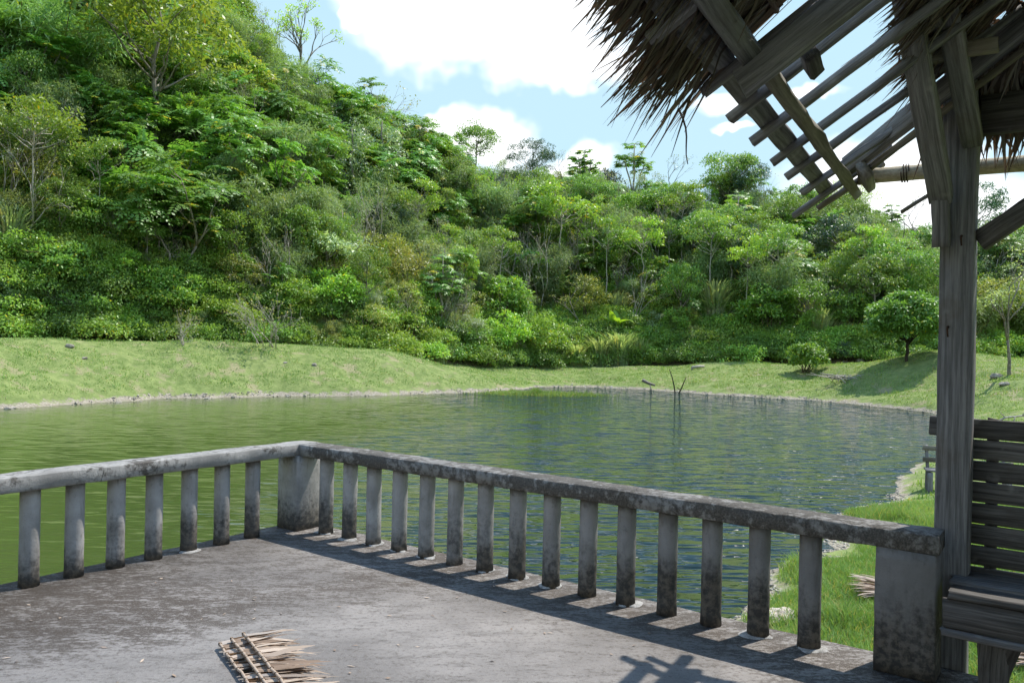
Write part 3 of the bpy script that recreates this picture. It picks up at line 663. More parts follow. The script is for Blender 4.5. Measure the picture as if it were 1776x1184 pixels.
beam('leg', G(4.86, .02, .25), G(4.82, .16, -.42), .15, .05, WOOD_D, bench, up=tuple(UD), n=6, taper=.45)
beam('leg', G(4.93, .02, .25), G(4.86, .1, .02), .08, .07, WOOD_D, bench, up=tuple(UD), n=5)
beam('leg', G(7.3, .1, .25), G(7.3, .1, .0), .08, .08, WOOD_D, bench, up=tuple(UD), n=4)

# fallen thatch shingles
def shingle(name, p0, p1, fan, L, seed, label, zbase, rows=2, group=None):
    rng = np.random.default_rng(seed); p0 = np.asarray(p0, float); p1 = np.asarray(p1, float)
    o = thing(name, (p0 + p1) / 2, label, 'thatch', group); al = norm(p1 - p0); mb = MB(); sp = MB()
    for r in range(rows):
        n = int(np.linalg.norm(p1 - p0) * 85); t = np.sort(rng.random(n)); off = np.asarray(fan) * .055 * r
        base = p0 + (p1 - p0) * t[:, None] + off + np.array([0, 0, .025 + .022 * r]) + rng.normal(size=(n, 3)) * .004
        d = norm(np.asarray(fan) + al * ((t - .5) * .55 + rng.normal(size=n) * .1)[:, None] + np.array([0, 0, .02]) + rng.normal(size=(n, 3)) * np.array([.03, .03, .035]))
        strip_leaves(mb, base, d, norm(np.array([0, 0, 1.]) + rng.normal(size=(n, 3)) * .3), L * (.7 + .5 * rng.random(n)), .017 + .017 * rng.random(n), rng, np.abs(rng.normal(size=n)) * .03 + .06)
        tube(sp, wpath(p0 + off + np.array([0, 0, .03 + .022 * r]), p1 + off + np.array([0, 0, .03 + .022 * r]), 12, .002, rng), .0065, 6, tint=(.7, .3, 0))
        for tt in np.arange(.02, 1, .09):   # stitches round the spine
            c = p0 + (p1 - p0) * tt + off + np.array([0, 0, .03 + .022 * r]); th = np.linspace(0, 6.28, 7)
            tube(sp, c + np.stack([norm(fan)[0] * .009 * np.cos(th), norm(fan)[1] * .009 * np.cos(th), .009 * np.sin(th)], -1) + al * np.linspace(0, .012, 7)[:, None], .0025, 3, tint=(.2, .1, 0))
    put('leaf_strips', mb.mesh('leaf_strips', THATCH_P), o); put('spine', sp.mesh('spine', THATCH_P), o)
shingle('thatch_shingle', (-1.41, 3.93, 0), (-1.0, 3.3, 0), (.97, .2, 0), .22, 21, 'bleached palm thatch shingle lying on the concrete terrace floor', 0, 3)
g1 = ground_at(1512, 1040); g2 = ground_at(1772, 1160)
shingle('thatch_shingle', g1 + np.array([.12, -.12, .05]), g1 + np.array([.3, .35, .09]), (-.9, .15, .1), .34, 22, 'greyed thatch shingle lying on the grass seen left of the concrete end pillar', 0, 2)
shingle('thatch_shingle', g2 + np.array([.12, -.1, .05]), g2 + np.array([.25, .3, .09]), (-.9, .1, .1), .25, 23, 'greyed thatch scrap on the grass seen under the plank bench', 0, 2)

# ------------------------------------------------------------------ plants
def leaves(mb, c, d, nrm, L, Wd, rng, y=None, fold=.12, shade=None):
    """rhombic leaf faces, each folded a little along its midrib"""
    n = len(c); L = np.broadcast_to(L, (n,)); Wd = np.broadcast_to(Wd, (n,)); d = norm(d); side = norm(np.cross(d, nrm)); up = np.cross(side, d)
    m = c + d * (.48 * L)[:, None]
    v = np.stack([c, m + side * (Wd / 2)[:, None] - up * (fold * Wd)[:, None], c + d * L[:, None] - up * (.1 * L)[:, None], m - side * (Wd / 2)[:, None] - up * (fold * Wd)[:, None]], 1)
    t = np.column_stack([rng.random(n) if shade is None else shade, rng.random(n) if y is None else y, np.zeros(n)])
    mb.add(v.reshape(-1, 3), f4=np.arange(n * 4).reshape(-1, 4), tint=np.repeat(t, 4, 0))
def rdir(rng, n): return norm(rng.normal(size=(n, 3)))
def clumps(mb, rng, cen, rad, per, L, Wd, droop=.35, flat=.75, lj=.35):
    cen = np.asarray(cen); k = len(cen); n = k * per; ci = np.repeat(np.arange(k), per)
    o = rdir(rng, n); o[:, 2] = np.where(o[:, 2] < -.35, -o[:, 2], o[:, 2]); q = (.35 + .65 * rng.random(n) ** .6)
    rad = np.broadcast_to(rad, (k,)); p = cen[ci] + o * (rad[ci] * q)[:, None] * np.array([1, 1, flat])
    d = o * .8 + rng.normal(size=(n, 3)) * .55 + np.array([0, 0, -droop])
    nr = np.array([0, 0, 1.]) + rng.normal(size=(n, 3)) * .5 + o * .35
    cs = np.clip(rng.normal(.5, .22, k), 0, 1)[ci] * .6 + rng.random(n) * .4
    leaves(mb, p, d, nr, L * (1 - lj / 2 + lj * rng.random(n)), Wd * (1 - lj / 2 + lj * rng.random(n)), rng, shade=cs)
def fronds(mb, rng, cen, axis, nf, fl, pairs, ll, lw, droop=.5, ysel=.1, spread=1.0):
    """whorls of pinnate leaves"""
    for c, a in zip(cen, axis):
        a = norm(a); s = norm(np.cross(a, [.3, .5, .8])); b = np.cross(a, s)
        for i in range(nf):
            th = 6.283 * (i + rng.random() * .6) / nf; out = norm(s * math.cos(th) + b * math.sin(th)); L = fl * (.7 + .5 * rng.random())
            t = np.linspace(.18, 1, pairs)[:, None]; dr = droop * (.6 + .8 * rng.random())
            mid = c + (out * spread + a * .55) * t * L + np.array([0, 0, -1.]) * dr * L * t ** 2
            tg = norm(out * spread + a * .55 + np.array([0, 0, -2.]) * dr * t); sd = norm(np.cross(tg, np.array([0, 0, 1.]) + out * .01))
            up = np.cross(sd, tg); n = pairs
            yv = np.full(n, 1.0 if rng.random() < ysel else .3); shd = np.clip(rng.random() * .7 + rng.random(n) * .3, 0, 1); sz = ll * (1.1 - .5 * t[:, 0])
            for sg in (-1, 1):
                leaves(mb, mid, sd * sg + tg * .45 + rng.normal(size=(n, 3)) * .12 - up * .15, up + rng.normal(size=(n, 3)) * .15, sz, lw, rng, y=yv, shade=shd)
def branch(mb, rng, p, d, L, r, depth, tips, spread=.55, split=(2, 3), up=.25, sides=5, shrink=.72):
    n = 5; P = [p]; dd = norm(d)
    for i in range(n - 1):
        dd = norm(dd + rng.normal(size=3) * .13 + np.array([0, 0, up * .2])); P.append(P[-1] + dd * L / (n - 1))
    tube(mb, P, np.linspace(r, r * .62, n), sides if depth > 1 else 3)
    if depth == 0: tips.append((P[-1], dd)); return
    for k in range(rng.integers(split[0], split[1] + 1)):
        q = norm(dd + rdir(rng, 1)[0] * spread * (1 + .3 * rng.random()) + np.array([0, 0, up])); at_ = P[-1] if k == 0 else P[rng.integers(2, n)]
        branch(mb, rng, at_, q, L * shrink * (.75 + .5 * rng.random()), r * .6, depth - 1, tips, spread, split, up, sides, shrink)
def shell(rng, n, rx, rz, zc, lean=0.0, lo=-.25):
    o = rdir(rng, n * 3); o = o[o[:, 2] > lo][:n]; q = .45 + .55 * rng.random(len(o)) ** .5
    return o * q[:, None] * np.array([rx, rx, rz]) + np.array([lean, 0, zc])
def stems(mb, rng, tips, r, base_spread=.15, n=6, sides=4, frm=None):
    for c in tips:
        b = np.array([rng.normal() * base_spread, rng.normal() * base_spread, -.3]) if frm is None else frm + rng.normal(size=3) * .05
        mid = (b + c) / 2 * np.array([.6, .6, 1]) + np.array([0, 0, .1]); t = np.linspace(0, 1, n)[:, None]
        tube(mb, b * (1 - t) ** 2 + 2 * mid * t * (1 - t) + c * t ** 2 + rng.normal(size=(n, 3)) * .02, np.linspace(r, r * .3, n), sides)

PROTO = {}   # kind -> list of (crown mesh, trunk mesh, natural height)
def reg(kind, cr, tk, h, leafm, barkm):
    PROTO.setdefault(kind, []).append((cr.mesh('crown_' + kind, LEAF[leafm]), tk.mesh('trunk_' + kind, BARK[barkm]), h))
def mk_bush(kind, leafm, seed, nc=26, R=1.7, H=2.6, per=80, L=.24, Wd=.11, rc=.55, droop=.35, bark='brown'):
    rng = np.random.default_rng(seed); a, b = MB(), MB(); L, Wd, per, R, H, rc = L * .82, Wd * .8, int(per * 1.35), R * .82, H * 1.1, rc * .92
    cen = shell(rng, nc, R, H * .5, H * .5); clumps(a, rng, cen, rc * (.7 + .6 * rng.random(len(cen))), per, L, Wd, droop)
    stems(b, rng, cen[:14], .035, .25); reg(kind, a, b, H, leafm, bark)
def mk_tree(kind, leafm, seed, H=6.0, R=2.2, trunk=2.4, nc=34, per=80, L=.24, Wd=.1, rc=.6, tr=.11, bark='grey', droop=.4, rz=None, flat=.7):
    rng = np.random.default_rng(seed); a, b = MB(), MB(); rz = rz or (H - trunk) * .5
    cen = shell(rng, nc, R, rz, H - rz, lo=-.7); top = np.array([rng.normal() * .15, rng.normal() * .15, trunk])
    L, Wd, per = L * .85, Wd * .85, int(per * 1.25)
    tp_ = wpath((0, 0, -.4), (top[0], top[1], H * .84), 10, .06, rng); tube(b, tp_, np.linspace(tr, tr * .25, 10), 7)
    for c in cen[rng.permutation(len(cen))[:16]]:
        z0 = float(np.clip(c[2] - .55 * math.hypot(c[0], c[1]) - .2, trunk * .75, H * .8)); p0 = np.array([np.interp(z0, tp_[:, 2], tp_[:, 0]), np.interp(z0, tp_[:, 2], tp_[:, 1]), z0])
        tube(b, wpath(p0, c, 6, .05, rng, sag=-.06), np.linspace(tr * .38, tr * .1, 6), 4)
    clumps(a, rng, cen, rc * (.6 + .7 * rng.random(len(cen))), per, L, Wd, droop, flat); reg(kind, a, b, H, leafm, bark)
for k in range(2):
    mk_bush('broadleaf_bush', 'broad', 10 + k, nc=30, per=85)
    mk_bush('bright_bush', 'bright', 20 + k, nc=28, per=90, L=.2, Wd=.1, R=1.6)
    mk_bush('olive_bush', 'olive', 30 + k, nc=24, per=85, L=.17, Wd=.07, R=1.7, rc=.6)
    mk_bush('pale_bush', 'pale', 40 + k, nc=30, per=110, L=.17, Wd=.06, R=1.8, rc=.55, droop=.6)
    mk_bush('dark_bush', 'dark', 50 + k, nc=30, per=95, L=.24, Wd=.09, rc=.55)
    mk_tree('leafy_tree', 'broad', 60 + k, H=6, R=2.1, nc=40)
    mk_tree('dense_tree', 'dark', 70 + k, H=6, R=2.4, nc=46, per=95, L=.24, Wd=.075, droop=.7, trunk=2.0)
    mk_tree('slender_tree', 'bright' if k else 'broad', 80 + k, H=7, R=1.7, trunk=4.6, nc=20, per=75, L=.22, Wd=.1, rc=.62, tr=.075, bark='pale', rz=1.1, flat=.45)
    # feathery plumes
    rng = np.random.default_rng(90 + k); a, b = MB(), MB(); tips = []
    for i in range(16):
        th = rng.random() * 6.28; q = .5 + 1.4 * rng.random(); hgt = 2.2 + 2.6 * rng.random(); t = np.linspace(0, 1, 8)[:, None]
        P = np.array([math.cos(th), math.sin(th), 0]) * (.15 + q * t ** 2) + np.array([0, 0, 1.]) * (hgt * (1.25 * t - .35 * t ** 3)); P[:, 2] -= .2
        tube(b, P, np.linspace(.03, .008, 8), 4); cen = P[3:]; clumps(a, rng, cen, np.linspace(.45, .6, 5), 90, .3, .035, .55, .8)
    reg('feathery_clump', a, b, 4.6, 'feather', 'brown')
    # spreading tree with whorls of pinnate leaves
    rng = np.random.default_rng(100 + k); a, b = MB(), MB(); tips = []
    branch(b, rng, np.array([0, 0, -.3]), np.array([.05, 0, 1.]), 1.7, .07, 3, tips, .75, (2, 3), .35, 5, .72)
    tp = np.array([t[0] for t in tips]); ta = np.array([norm(t[1] + np.array([0, 0, .7])) for t in tips])
    fronds(a, rng, tp, ta, 9, .75, 7, .25, .1, .45, .055); reg('frond_tree', a, b, float(tp[:, 2].max()) + .2, 'compound', 'grey')
    # leafless or nearly leafless shrub
    rng = np.random.default_rng(110 + k); a, b = MB(), MB(); tips = []
    for i in range(6):
        branch(b, rng, np.array([rng.normal() * .2, rng.normal() * .2, -.2]), np.array([rng.normal() * .6, rng.normal() * .4, 1.]), 1.35, .035, 3, tips, .7, (2, 3), .1, 4, .72)
    tp = np.array([t[0] for t in tips]); clumps(a, rng, tp[rng.random(len(tp)) < .5], .25, 7, .15, .07, .3); reg('dry_shrub', a, b, float(tp[:, 2].max()), 'olive', 'pale')
    # tall grass tussock
    rng = np.random.default_rng(120 + k); a, b = MB(), MB(); n = 420; th = rng.random(n) * 6.28; r0 = rng.random(n) * .55; out = np.column_stack([np.cos(th), np.sin(th), np.zeros(n)])
    base = out * r0[:, None] + np.array([0, 0, -.1]); hgt = 1.1 + 1.3 * rng.random(n); ln = .25 + .8 * rng.random(n); sd_v = np.column_stack([-np.sin(th), np.cos(th), np.zeros(n)]); V = []
    for t_, wv in ((0, .03), (.4, .04), (.75, .03), (1.0, .004)):
        c = base + out * (ln * t_ ** 2)[:, None] + np.array([0, 0, 1.]) * (hgt * (t_ * 1.25 - .4 * t_ ** 3))[:, None]; V += [c - sd_v * wv, c + sd_v * wv]
    v = np.stack(V, 1); idx = np.arange(n)[:, None] * 8; f = np.concatenate([idx + np.array([q]) for q in ((0, 1, 3, 2), (2, 3, 5, 4), (4, 5, 7, 6))])
    a.add(v.reshape(-1, 3), f4=f, tint=np.repeat(np.column_stack([rng.random(n), rng.random(n), np.zeros(n)]), 8, 0)); tube(b, [(0, 0, -.3), (0, 0, .02)], [.06, .04], 6); reg('tall_grass', a, b, 2.0, 'grass', 'brown')
    # tree wrapped in climbers
    rng = np.random.default_rng(130 + k); a, b = MB(), MB(); H = 7.0; tube(b, wpath((0, 0, -.4), (.3, 0, H * .9), 8, .12, rng), np.linspace(.13, .04, 8), 6)
    z = rng.random(34) * H * .9 + .2; cen = np.column_stack([rng.normal(size=34) * (.5 + .35 * z / H), rng.normal(size=34) * (.5 + .35 * z / H), z]); clumps(a, rng, cen, .5, 95, .17, .075, .9, 1.25); reg('climber_tree', a, b, H, 'pale' if k == 0 else 'broad', 'grey')
for k in range(2):
    rng = np.random.default_rng(180 + k); a, b = MB(), MB(); cen = shell(rng, 55, 1.9, .75, .25, lo=-.05); clumps(a, rng, cen, .45, 55, .15, .075, .45, .8); stems(b, rng, cen[:20], .015, .8, 5, 3)
    reg('creeper', a, b, 1.0, 'bright' if k else 'broad', 'brown')
# open-crowned ridge tree
rng = np.random.default_rng(140); a, b = MB(), MB(); tips = []
tube(b, wpath((0, 0, -.6), (.1, 0, 3.0), 6, .05, rng), np.linspace(.2, .16, 6), 8)
for q in ((-.45, .1, 1.0), (.05, -.2, 1.1), (.25, .25, 1.0), (.75, 0, .75), (-.2, .3, 1.2)): branch(b, rng, np.array([.1, 0, 2.9]), np.array(q), 2.3, .1, 3, tips, .5, (2, 3), .12, 5, .74)
tp = np.array([t[0] for t in tips]); clumps(a, rng, tp, .38, 17, .24, .11, .2, .5); reg('open_tree', a, b, float(tp[:, 2].max()) + .2, 'bright', 'grey')
# airy small-leaved ridge tree
rng = np.random.default_rng(141); a, b = MB(), MB(); tips = []
branch(b, rng, np.array([0, 0, -.4]), np.array([.1, 0, 1.]), 2.2, .1, 4, tips, .6, (2, 3), .2, 5, .72)
tp = np.array([t[0] for t in tips]); clumps(a, rng, tp, .3, 9, .13, .07, .2, .6); reg('airy_tree', a, b, float(tp[:, 2].max()) + .1, 'pale', 'grey')
# pale leafless tree
rng = np.random.default_rng(142); a, b = MB(), MB(); tips = []
for q in ((-.35, 0, 1), (.12, .1, 1.1), (.02, -.1, 1.2)): branch(b, rng, np.array([0, 0, -.4]), np.array(q), 2.2, .05, 3, tips, .5, (2, 3), .1, 5, .75)
tp = np.array([t[0] for t in tips]); clumps(a, rng, tp[::3], .25, 5, .14, .06, .3); reg('bare_tree', a, b, float(tp[:, 2].max()), 'olive', 'pale')
# papaya-like tree: straight stem, whorls of lobed leaves
for k in range(2):
    rng = np.random.default_rng(150 + k); a, b = MB(), MB(); tops = []
    for (dx, dy, hh) in ((0, 0, 5.0), (-.9, .2, 3.9), (.9, -.2, 3.6), (.4, .5, 4.3), (-.4, -.4, 3.2))[:4 + k]:
        P = wpath((dx * .15, dy * .15, -.3 if hh > 4.8 else 1.4), (dx, dy, hh), 6, .04, rng); tube(b, P, np.linspace(.08, .04, 6), 6); tops += [P[-1], P[-2]]
    for c in tops:
        for i in range(11):
            th = rng.random() * 6.28; out = np.array([math.cos(th), math.sin(th), .25 - .5 * rng.random()]); e = c + out * (.5 + .35 * rng.random()); tube(b, [c, e], [.012, .008], 3)
            m_ = 7; an = np.linspace(-2.0, 2.0, m_); s_ = norm(np.cross(out, [0, 0, 1.])); dd = np.cos(an)[:, None] * norm(out) + np.sin(an)[:, None] * s_ + np.array([0, 0, -.35])
            leaves(a, np.repeat(e[None], m_, 0), dd, np.array([0, 0, 1.]) + out * .4 + rng.normal(size=(m_, 3)) * .1, .42, .16, rng, y=np.full(m_, 1.0 if rng.random() < .05 else .2), shade=np.full(m_, rng.random()))
    reg('papaya_tree', a, b, 5.2, 'compound', 'pale')
# fan palm
rng = np.random.default_rng(160); a, b = MB(), MB(); tube(b, wpath((0, 0, -.4), (0, 0, 2.6), 6, .02, rng), .16, 8)
for i in range(30):
    th = rng.random() * 6.28; el = -.9 + 2.2 * rng.random(); out = np.array([math.cos(th) * math.cos(el), math.sin(th) * math.cos(el), math.sin(el)]); c = np.array([0, 0, 2.6]); e = c + out * 1.0; tube(b, [c, (c + e) / 2 + np.array([0, 0, .08]), e], [.025, .02, .014], 4)
    m_ = 22; an = np.linspace(-1.5, 1.5, m_); s_ = norm(np.cross(out, [0, .01, 1.])); u_ = np.cross(s_, out); dd = np.cos(an)[:, None] * out + np.sin(an)[:, None] * s_ - np.array([0, 0, .25]) * np.abs(an)[:, None]
    leaves(a, np.repeat(e[None], m_, 0), dd, np.repeat(u_[None], m_, 0) + rng.normal(size=(m_, 3)) * .2, .95, .075, rng, y=np.full(m_, 1.0 if el < -.25 else .3), shade=np.full(m_, rng.random()))
reg('fan_palm', a, b, 4.4, 'palm', 'brown')
# banana plant
rng = np.random.default_rng(161); a, b = MB(), MB(); tube(b, [(0, 0, -.3), (.02, 0, .5), (0, 0, 1.0)], [.14, .11, .07], 8)
for i in range(8):
    th = i * .8 + rng.random() * .3; out = np.array([math.cos(th), math.sin(th), 0]); s_ = np.array([-math.sin(th), math.cos(th), 0]); L = 1.7 + .5 * rng.random(); lean = .25 + .45 * rng.random() if i < 5 else .9; V = []; n = 9
    for j in range(n):
        t_ = j / (n - 1); c = np.array([0, 0, .95]) + out * (L * lean * t_) + np.array([0, 0, 1.]) * L * (1.0 * t_ - .55 * lean * 1.6 * t_ ** 2); wv = .3 * math.sin(math.pi * min(1, .06 + .94 * t_) ** .8) + .01
        V += [c - s_ * wv + np.array([0, 0, .22 * wv]), c, c + s_ * wv + np.array([0, 0, .22 * wv])]
    f = []
    for j in range(n - 1): o_ = j * 3; f += [(o_, o_ + 1, o_ + 4, o_ + 3), (o_ + 1, o_ + 2, o_ + 5, o_ + 4)]
    a.add(V, f4=f, tint=(rng.random(), 1.0 if i > 6 else .2, 0))
reg('banana_plant', a, b, 2.4, 'banana', 'brown')
# round-headed lakeside tree and round bush, large glossy leaves
rng = np.random.default_rng(170); a, b = MB(), MB(); cen = shell(rng, 185, 2.3, 1.75, 2.55, lo=-.6); clumps(a, rng, cen, .48, 75, .24, .12, .55, .8); tube(b, wpath((0, 0, -.4), (.06, 0, 1.3), 6, .02, rng), np.linspace(.11, .09, 6), 8); stems(b, rng, cen[:22], .05, frm=np.array([.06, 0, 1.2]), sides=5); reg('round_tree', a, b, 4.3, 'broad', 'dark')
rng = np.random.default_rng(171); a, b = MB(), MB(); cen = shell(rng, 46, 1.25, 1.0, .9, lo=-.5); clumps(a, rng, cen, .36, 60, .22, .11, .5, .85); stems(b, rng, cen[:14], .03, .15); reg('round_bush', a, b, 1.95, 'bright', 'brown')

LOOK = {'broadleaf_bush': ('mid green broad-leaved bush', 'bush'), 'bright_bush': ('bright green leafy bush', 'bush'), 'olive_bush': ('yellowish olive bush', 'bush'), 'pale_bush': ('pale grey-green bush', 'bush'),
        'dark_bush': ('dark green dense bush', 'bush'), 'leafy_tree': ('leafy green tree', 'tree'), 'dense_tree': ('dark dense-crowned tree', 'tree'), 'slender_tree': ('slender pale-trunked tree', 'tree'),
        'feathery_clump': ('feathery soft green clump', 'bush'), 'frond_tree': ('spreading frond-leaved tree', 'tree'), 'dry_shrub': ('nearly leafless dry shrub', 'shrub'),
        'tall_grass': ('pale arching tall grass tussock', 'grass tussock'), 'climber_tree': ('climber-draped tree', 'tree'), 'open_tree': ('open-crowned forked tree', 'tree'), 'airy_tree': ('thin airy see-through tree', 'tree'),
        'bare_tree': ('pale nearly leafless tree', 'tree'), 'papaya_tree': ('lobed-leaf tree', 'tree'), 'fan_palm': ('fan palm with dead fronds', 'palm'), 'banana_plant': ('lime green banana plant', 'banana plant'),
        'round_tree': ('round-crowned glossy green tree', 'tree'), 'round_bush': ('round glossy green bush', 'bush')}
PLANTS = []
def plant(kind, px, py, hpx, color=(1, 1, 1), wide=1.0, var=None, rot=None, label=None, sink=0.0, pos=None):
    g = ground_at(px, py) if pos is None else np.asarray(pos, float); vs = PROTO[kind]; i = len(PLANTS) if var is None else var; cr, tk, h = vs[i % len(vs)]
    sc = hpx / F_PX * g[1] / h
    lookup = LOOK[kind]; r = RNG.random() * 6.28 if rot is None else rot
    o = thing(kind, g - np.array([0, 0, sink]), '', lookup[1], None, r, sc)
    if wide != 1.0:
        wide = .25 + .7 * wide; WM[o] = WM[o] @ Matrix.Diagonal((wide, wide, 1, 1)); o.matrix_basis = WM[o]
    for nm, me in (('crown', cr), ('trunk', tk)):
        c = put(nm, me, o, WM[o]); c.color = (*color, 1)
    PLANTS.append((o, kind, px, py, hpx, label, g)); return o
Y_ = (1.15, 1.1, .8); D_ = (.75, .8, .85); L_ = (1.25, 1.2, 1.15); B_ = (.85, .95, 1.15)
